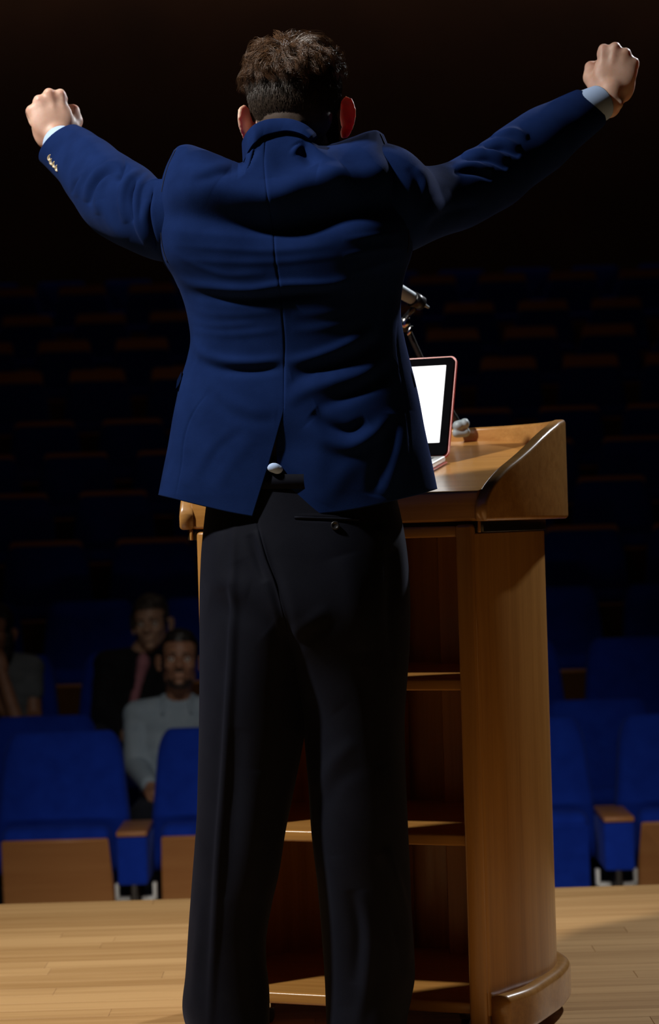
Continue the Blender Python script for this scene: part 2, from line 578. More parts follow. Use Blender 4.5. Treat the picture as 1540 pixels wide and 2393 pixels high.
def bracket_mesh(s):
    a = bevel_box(0.014, 0.03, 0.062, (s * 0.222, -0.215, 0.388), 0.002, 1)
    b = bevel_box(0.054, 0.03, 0.014, (s * 0.242, -0.215, 0.362), 0.002, 1)
    me = bpy.data.meshes.new('t'); b.to_mesh(me); a.from_mesh(me); b.free()
    m = bm_mesh(a, 'hinge_bracket'); m.materials.append(M['bracket'])
    return m
ME = {'back': back_mesh(), 'up': seat_meshes(math.radians(70), 0.36, 0.265), 'mid': seat_meshes(math.radians(42), 0.36, 0.33), 'down': seat_meshes(math.radians(0), 0.42, 0.375), 'arm': arm_meshes(),
      'br': (bracket_mesh(-1), bracket_mesh(1)), 'cap': {}}
ME['blue'] = (ME['up'][0], ME['up'][1].copy())
ME['blue'][1].materials.clear(); ME['blue'][1].materials.append(M['seat_blue'])
ME['back'].materials.append(M['seat_blue'])
for h in (0.026, 0.030, 0.075, 0.080, 0.085):
    ME['cap'][h] = cap_mesh(h)
    ME['cap'][h].materials.append(M['seat_wood'])

ORD = ['first', 'second', 'third', 'fourth', 'fifth', 'sixth', 'seventh', 'eighth', 'ninth', 'tenth', 'eleventh', 'twelfth', 'thirteenth']
OCC = {(1, 0): 'the bearded man', (2, 0): 'the woman in grey', (2, 1): 'the person in the dark blazer'}
def add_part(me, parent):
    o = bpy.data.objects.new(me.name.split('.')[0], me)
    COL.objects.link(o)
    o.parent = parent
    return o
SEATS = {}
for r, (d, top, ph, ch) in enumerate(ROWS):
    z = top - SEAT_TOP
    half = 800 / FPX * d / PITCH + 0.55
    ks = [k for k in range(-8, 9) if abs(k + ph) <= half]
    xs = [(k + ph) * PITCH for k in ks]
    def px_of(x): return proj(np.array([x, d, top]))[0]
    seen = [x for x in xs if -60 < px_of(x) < 1600]
    hid_lo, hid_hi = (470, 930) if r < 5 else (455, 930)
    left = [x for x in xs if px_of(x) < hid_lo]
    right = [x for x in xs if px_of(x) > (1200 if r < 5 else hid_hi)]
    for x in xs:
        t = empty('auditorium_seat', (x, d, z))
        occ = None
        plain = r == 0 and abs(px_of(x) - 1245) < 120
        pxx = px_of(x)
        if r == 1 and abs(pxx - 421) < 90: occ = 'under the bearded man in the pale shirt'
        if r == 2 and abs(pxx - 297) < 90: occ = 'under the person in the dark blazer'
        if r == 2 and abs(pxx + 2) < 90: occ = 'under the woman in the grey top'
        style = 'royal blue tip-up seat' if ch == 0 and r < 4 else 'dark blue seat with plywood top strip' if ch else 'dark blue seat against the rear wall'
        rn = ORD[r] + ' row'
        if plain: lab = 'royal blue tip-up seat with blue underside, first row, right beside the lectern'
        elif occ: lab = style + ', ' + rn + ', ' + occ
        elif x in left: lab = style + ', ' + rn + ', ' + ORD[left.index(x)] + ' seat from the left'
        elif x in right: lab = style + ', ' + rn + ', ' + ORD[right[::-1].index(x)] + ' seat from the right'
        else: lab = style + ', ' + rn + ', hidden by the speaker, ' + ORD[seen.index(x)] + ' from left' if x in seen else style + ', ' + rn + ', outside the picture at its ' + ('left' if x < 0 else 'right') + ' end'
        tag(t, lab, 'seat', ORD[r] + ' row of auditorium seats')
        add_part(ME['back'], t)
        if ch: add_part(ME['cap'][ch], t)
        for m_ in (ME['down'] if occ else ME['blue'] if plain else ME['up'] if r == 0 else ME['mid']): add_part(m_, t)
        for m_ in ME['arm']: add_part(m_, t)
        if r < 3:
            for m_ in ME['br']: add_part(m_, t)
        SEATS[(r, round(x / PITCH - ph))] = (x, d, z)

# ------------------------------------------------------------------ lectern
LA = math.radians(21.5)
LQ = np.array([0.2575, 4.05])
LW = 0.2725
LM = LQ - LW * np.array([math.cos(LA), -math.sin(LA)])
lec = empty('lectern', (LM[0], LM[1], 0), -LA)
tag(lec, 'curved beech lectern with open shelves and sloping top, in front of the speaker', 'lectern')

def half_curve(pts, n=60):
    """plan curve from the right front corner round the back to the left front corner (mirrored)"""
    c = spline(pts, n)
    m = c[::-1].copy()
    m[:, 0] *= -1
    return np.concatenate([c, m[1:]])

BODY = [(0.2725, 0.0), (0.298, 0.08), (0.315, 0.18), (0.317, 0.28), (0.292, 0.375), (0.225, 0.455), (0.12, 0.498), (0.0, 0.51)]
TOPC = [(0.3025, -0.012), (0.334, 0.10), (0.351, 0.22), (0.350, 0.33), (0.328, 0.43), (0.268, 0.525), (0.16, 0.60), (0.0, 0.632)]
BASE = [(0.310, 0.0), (0.334, 0.08), (0.340, 0.18), (0.339, 0.28), (0.318, 0.385), (0.245, 0.485), (0.13, 0.54), (0.0, 0.555)]

def offset_curve(c, t):
    d = np.gradient(c, axis=0)
    d /= np.linalg.norm(d, axis=1)[:, None]
    n = np.stack([-d[:, 1], d[:, 0]], -1)
    return c + n * t

def band(c, th, zlo, zhi, r=0.008, name='band', end_round=0.0):
    """a wall following plan curve c (outer side), thickness th inwards, rounded edges; zlo/zhi scalars or arrays"""
    n = len(c)
    zlo = np.zeros(n) + zlo
    zhi = np.zeros(n) + zhi
    r = min(r, th / 2 - 1e-4)
    prof = []
    for a in np.linspace(-90, 0, 6): prof.append((r - r * math.cos(math.radians(a)), 'lo', r + r * math.sin(math.radians(a))))
    for a in np.linspace(0, 90, 6): prof.append((r - r * math.cos(math.radians(a)), 'hi', -r + r * math.sin(math.radians(a))))
    for a in np.linspace(90, 180, 6): prof.append((th - r - r * math.cos(math.radians(a)), 'hi', -r + r * math.sin(math.radians(a))))
    for a in np.linspace(180, 270, 6): prof.append((th - r - r * math.cos(math.radians(a)), 'lo', r + r * math.sin(math.radians(a))))
    m = len(prof)
    V = np.zeros((n, m, 3))
    for k, (t, w, dz) in enumerate(prof):
        q = offset_curve(c, t)
        V[:, k, :2] = q
        V[:, k, 2] = (zlo if w == 'lo' else zhi) + dz
    F = grid_faces(m, n, True)
    F.append(tuple(range(m))[::-1])
    F.append(tuple(range((n - 1) * m, n * m)))
    return weld(mk_mesh(name, V.reshape(-1, 3), F), 1e-6)

def plan_fill(c, z0, z1, name, r=0.0, zf=None):
    """solid slab with plan outline c (closed along the front)"""
    n = len(c)
    bm = bmesh.new()
    top = [bm.verts.new((x, y, z1 if zf is None else zf(y))) for x, y in c]
    bot = [bm.verts.new((x, y, z0)) for x, y in c]
    bm.faces.new(top); bm.faces.new(bot[::-1])
    for i in range(n):
        j = (i + 1) % n
        bm.faces.new((bot[i], bot[j], top[j], top[i]))
    if r:
        ed = [e for e in bm.edges if (e.verts[0] in top[:1] + top[-1:] and e.verts[1] in top[:1] + top[-1:]) or (e.verts[0] in bot[:1] + bot[-1:] and e.verts[1] in bot[:1] + bot[-1:])]
        ed = [e for e in ed if abs(e.verts[0].co.y - e.verts[1].co.y) < 1e-4 and abs(e.verts[0].co.x - e.verts[1].co.x) > 0.1]
        bmesh.ops.bevel(bm, geom=ed, offset=r, segments=3, affect='EDGES', profile=0.5)
    me = bm_mesh(bm, name)
    return me

cb = half_curve(BODY)
put('curved_shell', band(cb, 0.020, 0.055, 0.925, 0.004, 'curved_shell'), M['beech'], lec)
ci = offset_curve(cb, 0.019)
ci[:, 1] = np.maximum(ci[:, 1], 0.004)
for z in (0.058, 0.3605, 0.641):
    put('shelf', plan_fill(ci, z, z + 0.021, 'shelf', 0.004), M['beech_x'], lec)
# face frame: posts and top rail
for s in (-1, 1):
    o = box_obj('front_post', (0.034, 0.030, 0.905), (s * (LW - 0.0165), 0.010, 0.4875), M['beech'], lec, 0.006, 3)
box_obj('top_rail', (2 * LW - 0.066, 0.024, 0.02), (0, 0.012, 0.928), M['beech_x'], lec, 0.004, 2)
# cable duct battens inside
for x in (0.085, -0.06):
    box_obj('inner_batten', (0.060, 0.045, 0.86), (x, 0.452, 0.49), M['beech'], lec, 0.003, 1)
# recessed band of dark metal under the top
cd = half_curve([(0.292, 0.0), (0.318, 0.08), (0.330, 0.18), (0.325, 0.28), (0.298, 0.36), (0.23, 0.44), (0.12, 0.49), (0.0, 0.505)])
put('shadow_band', band(cd, 0.024, 0.925, 0.9455, 0.002, 'shadow_band'), M['dark_metal'], lec)
for s in (-1, 1):
    box_obj('band_end', (0.005, 0.006, 0.02), (s * 0.284, -0.001, 0.935), M['beech'], lec, 0.001, 1)
# sloping top
def ztop(y): return 1.0 + 0.185 * max(0.0, y)
ct = offset_curve(half_curve(TOPC), 0.0225)
ct[:, 1] = np.maximum(ct[:, 1], 0.0)
put('sloping_top', plan_fill(ct, 0.9455, 1.0, 'sloping_top', 0.006, ztop), M['beech_x'], lec)
# rail round the top
cr = half_curve(TOPC, 160)
tz = np.interp(cr[:, 1], [-0.012, 0.0, 0.03, 0.06, 0.14, 0.20, 0.25, 0.32, 0.40, 0.7], [0.978, 1.000, 1.024, 1.042, 1.074, 1.098, 1.114, 1.130, 1.138, 1.138])
for _ in range(6): tz[1:-1] = 0.25 * tz[:-2] + 0.5 * tz[1:-1] + 0.25 * tz[2:]
put('rail', band(cr, 0.026, 0.945, tz, 0.0075, 'rail'), M['beech_rail'], lec)
# base plinth
put('base_plinth', band(half_curve(BASE), 0.036, 0.020, 0.094, 0.014, 'base_plinth'), M['beech_rail'], lec)
for x, y in ((-0.2, 0.10), (0.2, 0.10), (-0.15, 0.40), (0.15, 0.40)):
    cst = empty('caster', (x, y, 0)); cst.parent = lec
    put('wheel', mk_mesh('wheel', *lathe([(-0.008, 0.010), (-0.007, 0.017), (0.007, 0.017), (0.008, 0.010)], 20, (0, 0, 0.017), (1, 0, 0.017))), M['black_plastic'], cst)
    box_obj('caster_fork', (0.024, 0.026, 0.030), (0, 0, 0.043), M['chrome'], cst, 0.004, 2)

# ------------------------------------------------------------------ laptop on the lectern
def lec_w(x, y, z):
    return np.array([LM[0] + x * math.cos(LA) + y * math.sin(LA), LM[1] - x * math.sin(LA) + y * math.cos(LA), z])
hx, hy = 0.121, 0.312
hp = lec_w(hx - 0.155, hy, ztop(hy) + 0.002)
lap_o = empty('laptop', hp, -LA)
tag(lap_o, 'open laptop with blank white screen and coral red case on the lectern', 'laptop')
sl = math.atan(0.185)
def lap_part(name, bm, tilt, mat, off=(0, 0, 0), parent=None):
    me = bm_mesh(bm, name)
    me.transform(Matrix.Translation(off) @ Matrix.Rotation(tilt, 4, 'X'))
    return put(name, me, mat, parent or lap_o)
deck = lap_part('keyboard_deck', bevel_box(0.310, 0.210, 0.013, (0, -0.105, 0.0085), 0.005, 3), sl, M['silver'])
lap_part('touchpad', bevel_box(0.105, 0.065, 0.001, (0, -0.165, 0.0152), 0.0003, 1), sl, M['silver'], parent=deck)
bm_k = bmesh.new()
lap_part('bottom_case', bevel_box(0.314, 0.214, 0.004, (0, -0.105, 0.001), 0.0015, 2), sl, M['red_case'])
for r_ in range(5):
    for k_ in range(13):
        tmp = bpy.data.meshes.new('t'); b_ = bevel_box(0.017, 0.014, 0.0012, (-0.132 + k_ * 0.022, -0.035 - r_ * 0.0185, 0.0155), 0.0004, 1); b_.to_mesh(tmp); b_.free(); bm_k.from_mesh(tmp); bpy.data.meshes.remove(tmp)
tag(lap_part('keys', bm_k, sl, M['black_plastic'], parent=deck), kind='stuff')
TB = -math.radians(20)
def rr_plate(w, h, th, r, y, zc):
    o = sup_rect(w, h, (r, r), 6)
    n = len(o)
    V = [(x, y + s * th / 2, z + zc) for s in (-1, 1) for x, z in o]
    bm = bmesh.new()
    vs = [bm.verts.new(v) for v in V]
    bm.faces.new(vs[:n]); bm.faces.new(vs[n:][::-1])
    for i in range(n):
        j = (i + 1) % n
        bm.faces.new((vs[i], vs[i + n], vs[j + n], vs[j]))
    return bm
off = (0, 0.004, 0.012)
lap_part('lid_case', rr_plate(0.3155, 0.214, 0.007, 0.013, 0.004, 0.107), TB, M['red_case'], off)
scr = lap_part('screen_bezel', rr_plate(0.308, 0.207, 0.004, 0.010, -0.001, 0.107), TB, M['bezel'], off)
lap_part('screen', rr_plate(0.276, 0.164, 0.001, 0.001, -0.0034, 0.1115), TB, M['screen'], off, scr)

# ------------------------------------------------------------------ microphone on its stand
def tube(pts, rad, n=14):
    pts = np.array(pts, float)
    m = len(pts)
    rad = np.zeros(m) + rad
    T = np.gradient(pts, axis=0); T /= np.linalg.norm(T, axis=1)[:, None]
    up = np.array([0.3, 0.9, 0.1])
    V = []
    for i in range(m):
        a = np.cross(T[i], up); a /= np.linalg.norm(a)
        b = np.cross(T[i], a)
        for k in range(n):
            ph = 2 * math.pi * k / n
            V.append(pts[i] + rad[i] * (a * math.cos(ph) + b * math.sin(ph)))
    F = grid_faces(n, m, True)
    F.append(tuple(range(n))[::-1]); F.append(tuple(range((m - 1) * n, m * n)))
    return np.array(V), F
MD = 4.66
base_p = P(1076, 1003, MD)
joint = P(946, 748, MD)
stand = empty('microphone_stand', base_p)
tag(stand, 'slim dark clamp-on microphone arm rising behind the laptop', 'microphone stand')
put('arm', mk_mesh('arm', *tube(spline([P(1072, 990, MD), P(1045, 945, MD), P(990, 850, MD), P(962, 790, MD), P(950, 762, MD)], 24), 0.0062)), M['dark_metal'], stand, base_p)
V, F = tube([P(950, 775, MD), P(945, 742, MD - 0.004)], [0.010, 0.010])
put('swivel', weld(mk_mesh('swivel', V, F)), M['black_plastic'], stand, base_p)
knob = put('wing_nut', fuse([ell(P(948, 753, MD - 0.014), (0.009, 0.006, 0.013), (0, 0.5, 0)), ell(P(958, 772, MD - 0.014), (0.005, 0.004, 0.012), (0, 0.5, 0))], 0.0015, 2, 'wing_nut'), M['chrome'], stand, base_p)
cl = fuse([ell(P(1072, 995, MD), (0.013, 0.016, 0.012)), ell(P(1086, 990, MD), (0.010, 0.014, 0.011)), cap(P(1068, 1012, MD), P(1088, 1010, MD), 0.010, 0.010)], 0.002, 2, 'clamp')
put('clamp', cl, M['mic_metal'], stand, base_p)
m0, m1 = P(992, 713, MD - 0.02), P(880, 650, MD - 0.10)
ax = (m1 - m0) / np.linalg.norm(m1 - m0)
mic = empty('microphone', m0)
tag(mic, 'grey handheld microphone clipped at the end of the arm, left half hidden by the speaker', 'microphone')
put('barrel', mk_mesh('barrel', *lathe([(0.004, 0.008), (0.008, 0.0115), (0.04, 0.013), (0.08, 0.0148), (0.12, 0.0165), (0.125, 0.0175)], 28, m0, m1)), M['mic_metal'], mic, m0)
put('grille_head', mk_mesh('grille_head', *lathe([(0.125, 0.019), (0.13, 0.0245), (0.145, 0.0255), (0.158, 0.022), (0.166, 0.012), (0.168, 0.003)], 28, m0, m1)), M['dark_metal'], mic, m0)
put('cable_plug', mk_mesh('cable_plug', *lathe([(-0.012, 0.0028), (-0.003, 0.0034), (0.001, 0.0062), (0.006, 0.008)], 16, m0, m1)), M['mic_metal'], mic, m0)
put('clip', mk_mesh('clip', *lathe([(0.008, 0.0105), (0.009, 0.0150), (0.034, 0.0165), (0.035, 0.0140)], 28, m0 + np.array([0, 0, -0.0012]), m1 + np.array([0, 0, -0.0012]))), M['black_plastic'], mic, m0)
put('clip_foot', mk_mesh('clip_foot', *tube([m0 + ax * 0.028 + np.array([0, 0, -0.008]), m0 + ax * 0.034 + np.array([0, 0.004, -0.022]), joint + np.array([0, 0, 0.004])], [0.008, 0.006, 0.006])), M['black_plastic'], mic, m0)

# ------------------------------------------------------------------ people: shared head and hand builders
def xf(parts, R, o):
    return [(np.asarray(V) @ np.asarray(R).T + np.asarray(o), F) for V, F in parts]

def head_parts(female=False, ear_out=0.55, s=1.0):
    """head facing +y, origin between the ears, about 0.235 tall"""
    p = [ell((0, -0.010, 0.040), (0.074, 0.094, 0.082)), ell((0, -0.045, 0.000), (0.062, 0.058, 0.070)),
         ell((0, 0.022, -0.012), (0.066, 0.070, 0.088)), ell((0, 0.030, -0.062), (0.050, 0.052, 0.046)),
         ell((0, 0.066, -0.092), (0.024, 0.020, 0.018)),                      # chin
         ell((-0.052, 0.0, -0.055), (0.014, 0.035, 0.034)), ell((0.052, 0.0, -0.055), (0.014, 0.035, 0.034)),  # jaw
         cap((-0.036, 0.076, 0.026), (0.036, 0.076, 0.026), 0.014, 0.014),    # brow
         cap((0, 0.086, 0.016), (0, 0.104, -0.022), 0.008, 0.0125),           # nose
         ell((-0.011, 0.096, -0.026), (0.008, 0.010, 0.007)), ell((0.011, 0.096, -0.026), (0.008, 0.010, 0.007)),
         ell((-0.038, 0.066, -0.020), (0.022, 0.018, 0.020)), ell((0.038, 0.066, -0.020), (0.022, 0.018, 0.020)),  # cheeks
         cap((-0.018, 0.084, -0.052), (0.018, 0.084, -0.052), 0.007, 0.007), cap((-0.014, 0.083, -0.064), (0.014, 0.083, -0.064), 0.0085, 0.0085)]  # lips
    for sx in (-1, 1):
        a = sx * ear_out
        R = np.array(Euler((0.12, 0, a)).to_matrix())
        c = np.array([sx * 0.077, -0.008, -0.006])
        ear = [ell((sx * 0.006, -0.010, 0.004), (0.0048, 0.020, 0.031)), ell((sx * 0.004, -0.004, -0.026), (0.0045, 0.010, 0.011))]
        rim = [(0.0, 0.006, 0.026), (0.0, -0.006, 0.034), (0.0, -0.020, 0.031), (0.0, -0.029, 0.016), (0.0, -0.028, -0.002), (0.0, -0.020, -0.018), (0.0, -0.008, -0.030)]
        rim = [np.array(q) + np.array([sx * 0.0085, 0, 0]) for q in rim]
        ear += chain(rim, [0.0042] * 7, 8)
        p += xf(ear, R, c)
    return [(V * s, F) for V, F in p]

def eye_dent(V, R, o, s=1.0):
    """press the eye sockets and the mouth line into a fused body mesh"""
    L = (V - o) @ R / s
    n = np.array([0, 1.0, 0])
    front = (L[:, 1] > 0.03)
    for sx in (-1, 1):
        d2 = ((L[:, 0] - sx * 0.031) / 0.017) ** 2 + ((L[:, 2] - 0.006) / 0.011) ** 2
        V = V - (np.exp(-d2) * front * 0.012 * s)[:, None] * (R @ n)
    d2 = (L[:, 0] / 0.024) ** 4 + ((L[:, 2] + 0.058) / 0.0035) ** 2
    V = V - (np.exp(-d2) * (L[:, 1] > 0.05) * 0.005 * s)[:, None] * (R @ n)
    return V

def hand_parts(W, Y, Z, thumb, curl=1.0, s=1.0):
    """fist: W wrist, Y towards the knuckles, Z dorsal side; thumb = +1 / -1 for the side of X the thumb is on"""
    Y = np.array(Y, float); Y /= np.linalg.norm(Y)
    Z = np.array(Z, float); Z -= Y * (Z @ Y); Z /= np.linalg.norm(Z)
    X = np.cross(Y, Z) * 1.0
    X = X * thumb
    R = np.stack([X, Y, Z], 1)
    p = []
    kn = [(0.031, 0.096, 0.004), (0.010, 0.101, 0.009), (-0.012, 0.095, 0.006), (-0.032, 0.083, -0.001)]
    ln = [(0.044, 0.027, 0.021), (0.048, 0.030, 0.022), (0.044, 0.028, 0.021), (0.035, 0.022, 0.018)]
    rd = [0.0105, 0.0108, 0.0102, 0.0090]
    for (kx, ky, kz), (l1, l2, l3), r in zip(kn, ln, rd):
        k = np.array([kx, ky, kz])
        a1, a2, a3 = [math.radians(v * curl) for v in (72, 168, 232)]
        def dr(a): return np.array([0, math.cos(a), -math.sin(a)])
        p1 = k + dr(a1) * l1; p2 = p1 + dr(a2) * l2; p3 = p2 + dr(a3) * l3
        p += chain([k, p1, p2, p3], [r * 1.08, r, r * 0.95, r * 0.85], 12)
        p.append(ell(k + np.array([0, -0.001, 0.001]), (r * 1.02, r * 1.05, r * 1.08)))          # knuckle
        p.append(cap((kx * 0.45, 0.018, 0.002), k + np.array([0, -0.004, 0.000]), 0.0125, 0.0095))  # metacarpal
        p.append(cap((kx * 0.55, 0.012, 0.0095), k + np.array([0, -0.010, 0.0078]), 0.0030, 0.0034, 8))  # tendon
    p.append(ell((0.0, 0.048, -0.008), (0.040, 0.048, 0.017)))                                   # palm
    p.append(ell((-0.026, 0.036, -0.012), (0.017, 0.034, 0.017)))                                # heel of the hand
    p += chain([(0.020, 0.016, -0.010), (0.046, 0.046, -0.024), (0.050, 0.076, -0.040), (0.026, 0.090, -0.062), (0.004, 0.088, -0.070)], [0.017, 0.0155, 0.0125, 0.0108, 0.009], 12)
    p.append(ell((0.052, 0.073, -0.036), (0.0115, 0.012, 0.0125)))
    p.append(ell((0.030, 0.034, -0.014), (0.020, 0.026, 0.016)))
    p += chain([(0, -0.012, -0.004), (0, 0.02, -0.004)], [0.026, 0.027], 16)
    p.append(ell((0.0, 0.055, 0.0015), (0.043, 0.050, 0.0150)))
    p += chain([(0.030, 0.087, 0.0), (0.009, 0.092, 0.0045), (-0.013, 0.086, 0.002), (-0.031, 0.075, -0.003)], [0.0135, 0.014, 0.0135, 0.012], 12)
    p += chain([(0.030, 0.098, -0.012), (0.009, 0.102, -0.010), (-0.013, 0.096, -0.012), (-0.031, 0.084, -0.016)], [0.0105, 0.0105, 0.0105, 0.009], 12)
    p.append(ell((0.0, 0.0, -0.004), (0.029, 0.024, 0.020)))
    p.append(ell((-0.022, -0.012, 0.008), (0.008, 0.010, 0.008)))                                # wrist bone
    return xf([(V * s, F) for V, F in p], R, W)

# ------------------------------------------------------------------ the speaker
MD0 = 3.93
sp_o = np.array([float(P(690, 2400, MD0)[0]), MD0, 0.0])
sp = empty('person', sp_o)
tag(sp, 'speaker seen from behind in navy jacket and dark trousers, both fists raised', 'person')

HEAD_O = P(692, 277, 3.965)
HEAD_R = np.array(Euler((0.10, -0.06, 0.05)).to_matrix())
LWR, RWR = P(140, 336, 4.335), P(1424, 230, 4.315)
def pdir(a, b, d): return P(b[0], b[1], d) - P(a[0], a[1], d)
body_p = xf(head_parts(), HEAD_R, HEAD_O)
body_p += chain([P(684, 286, 3.955), P(688, 350, 3.93), P(680, 430, 3.92)], [0.066, 0.066, 0.072], 20)
body_p += [ell(P(652, 560, 3.93), (0.150, 0.080, 0.125)), ell(P(670, 760, 3.93), (0.140, 0.080, 0.20)), ell(P(690, 1060, 3.93), (0.145, 0.080, 0.18)), ell(P(700, 1270, 3.93), (0.150, 0.090, 0.13))]
body_p += chain([P(470, 510, 3.94), P(375, 515, 3.955), P(321, 490, 4.0), P(271, 461, 4.07), P(231, 430, 4.14), P(197, 392, 4.21), P(171, 364, 4.27), P(141, 338, 4.33)], [0.05, 0.048, 0.048, 0.046, 0.042, 0.036, 0.031, 0.027], 16)
body_p += chain([P(860, 480, 3.94), P(947, 478, 3.955), P(989, 475, 3.985), P(1070, 456, 4.05), P(1136, 422, 4.11), P(1207, 372, 4.17), P(1273, 322, 4.22), P(1339, 276, 4.27), P(1400, 243, 4.31)], [0.05, 0.048, 0.048, 0.046, 0.044, 0.039, 0.034, 0.030, 0.027], 16)
ANK = [(P(545, 2430, 3.95)), (P(850, 2430, 3.95))]
body_p += chain([P(590, 1330, 3.93), P(540, 1850, 3.93), ANK[0]], [0.080, 0.052, 0.036], 16)
body_p += chain([P(800, 1330, 3.93), P(845, 1850, 3.93), ANK[1]], [0.080, 0.052, 0.036], 16)
body_p += hand_parts(LWR, pdir((136, 335), (98, 226), 4.33) + np.array([0, 0.018, 0]), (0.12, -1, 0.25), 1)
body_p += hand_parts(RWR, pdir((1423, 230), (1447, 130), 4.31) + np.array([0, 0.018, 0]), (-0.10, -1, 0.20), -1)
bme = fuse(body_p, 0.0032, 2, 'body')
set_v(bme, eye_dent(get_v(bme), HEAD_R, HEAD_O))
hv = get_v(bme)
hw = np.clip(1.3 - np.minimum(np.linalg.norm(hv - LWR, axis=1), np.linalg.norm(hv - RWR, axis=1)) / 0.12, 0, 1)
lap(bme, 4, np.minimum(1, hw * 2))
# scalp: the skin under the clipped hair is darkened by stubble
bme.materials.append(M['skin']); bme.materials.append(M['stubble'])
def paint(me, R, o, rule):
    c = np.empty(len(me.polygons) * 3); me.polygons.foreach_get('center', c)
    L = (c.reshape(-1, 3) - o) @ R
    me.polygons.foreach_set('material_index', rule(L).astype(np.int32))
paint(bme, HEAD_R, HEAD_O, lambda L: (L[:, 2] > -0.062 + 0.004 * np.sin(L[:, 0] * 160)) & (L[:, 1] < np.interp(L[:, 2], [-0.06, 0.0, 0.03, 0.08], [-0.012, 0.0, 0.02, 0.05])) & (np.abs(L[:, 0]) < np.interp(L[:, 2], [0.0, 0.035], [0.0705, 0.08])) & (np.linalg.norm(L, axis=1) < 0.2))
body = put('body', bme, M['skin'], sp, sp_o)

# ---- folds: strokes drawn over the cloth, (points in photo pixels, half width px, height m)
def stroke_disp(px, py, strokes):
    out = np.zeros(len(px))
    for pts, w, amp in strokes:
        p = np.array(pts, float)
        q = spline(p, max(12, 8 * len(p)))
        x0, x1, y0, y1 = q[:, 0].min() - 3 * w, q[:, 0].max() + 3 * w, q[:, 1].min() - 3 * w, q[:, 1].max() + 3 * w
        sel = np.where((px > x0) & (px < x1) & (py > y0) & (py < y1))[0]
        if not len(sel): continue
        X, Y = px[sel], py[sel]
        best = np.full(len(sel), 1e9); bt = np.zeros(len(sel))
        m = len(q) - 1
        for i in range(m):
            a, b = q[i], q[i + 1]
            ab = b - a
            L2 = ab @ ab + 1e-9
            t = np.clip(((X - a[0]) * ab[0] + (Y - a[1]) * ab[1]) / L2, 0, 1)
            d = (X - a[0] - t * ab[0]) ** 2 + (Y - a[1] - t * ab[1]) ** 2
            u = d < best
            best[u] = d[u]; bt[u] = (i + t[u]) / m
        taper = np.sin(np.pi * np.clip(bt, 0.0, 1.0)) ** 0.6
        out[sel] += amp * np.exp(-best / (w * w)) * (0.05 + 0.95 * taper)
    return out

def normals(V, F):
    F = np.array(F)
    n = np.zeros_like(V)
    fn = np.cross(V[F[:, 2]] - V[F[:, 0]], V[F[:, 3]] - V[F[:, 1]])
    for k in range(4):
        for c in range(3):
            n[:, c] += np.bincount(F[:, k], fn[:, c], len(V))
    return n / (np.linalg.norm(n, axis=1)[:, None] + 1e-12)

def sm_noise(V, scale, amp, seed=0):
    return np.array([mnoise.noise(Vector((v[0] * scale[0] + seed, v[1] * scale[1], v[2] * scale[2]))) for v in V]) * amp

def edge_at(pts):
    p = np.array(sorted(pts, key=lambda q: q[1]), float)
    return lambda y: np.interp(y, p[:, 1], p[:, 0]) if len(p) < 3 else spl_at(p[:, 1], p[:, 0], np.clip(y, p[0, 1], p[-1, 1]))
def top_at(pts):
    p = np.array(pts, float)
    return lambda x: np.interp(x, p[:, 0], p[:, 1])

def poly_n(pts, n, smooth=True):
    if smooth and len(pts) > 2: return spline(pts, n)
    p = np.array(pts, float)
    t = np.concatenate([[0], np.cumsum(np.linalg.norm(np.diff(p, axis=0), axis=1))]); t /= t[-1]
    q = np.linspace(0, 1, n)
    return np.stack([np.interp(q, t, p[:, 0]), np.interp(q, t, p[:, 1])], -1)

def coons(T, B, L, R):
    nu, nv = len(T), len(L)
    u = np.linspace(0, 1, nu)[None, :, None]
    v = np.linspace(0, 1, nv)[:, None, None]
    return (1 - v) * T[None] + v * B[None] + (1 - u) * L[:, None] + u * R[:, None] - ((1 - u) * (1 - v) * T[0] + u * (1 - v) * T[-1] + (1 - u) * v * B[0] + u * v * B[-1])

# ---- jacket: back and front sheets inside the outline, closed at the sides and shoulders
J_L = [(408, 352), (388, 395), (375, 445), (368, 505), (369, 560), (380, 605), (408, 650), (430, 700), (443, 755), (447, 795), (440, 835), (425, 885), (415, 930), (405, 980), (395, 1040), (383, 1100), (372, 1157)]
J_R = [(895, 316), (925, 392), (950, 470), (963, 540), (962, 585), (945, 640), (936, 690), (935, 740), (943, 790), (955, 840), (968, 890), (977, 930), (990, 1000), (1005, 1070), (1020, 1143)]
J_TL = [(408, 352), (420, 343), (438, 340), (470, 349), (520, 368), (556, 383), (572, 378), (580, 350), (598, 316), (620, 301)]
J_TR = [(620, 301), (655, 294), (690, 298), (722, 315), (742, 334), (765, 339), (820, 324), (862, 309), (880, 307), (895, 316)]
SEAM = [(620, 301), (618, 370), (624, 450), (637, 530), (645, 620), (655, 680), (661, 745), (665, 820), (665, 890), (663, 958)]
VENT_L = SEAM + [(652, 1000), (635, 1060), (612, 1135), (590, 1207)]
VENT_R = SEAM + [(652, 1000), (645, 1042), (648, 1085), (656, 1145), (668, 1207)]
HEM_L = [(372, 1157), (425, 1170), (480, 1184), (540, 1198), (590, 1207)]
HEM_R = [(668, 1207), (735, 1202), (800, 1195), (870, 1182), (935, 1166), (980, 1155), (1020, 1143)]
jl, jr = edge_at(J_L), edge_at(J_R)
jtop = top_at(J_TL[:-1] + J_TR)
Z_B = ([300, 360, 430, 520, 640, 760, 850, 960, 1080, 1210], [0.078, 0.098, 0.118, 0.128, 0.122, 0.105, 0.100, 0.110, 0.116, 0.116])

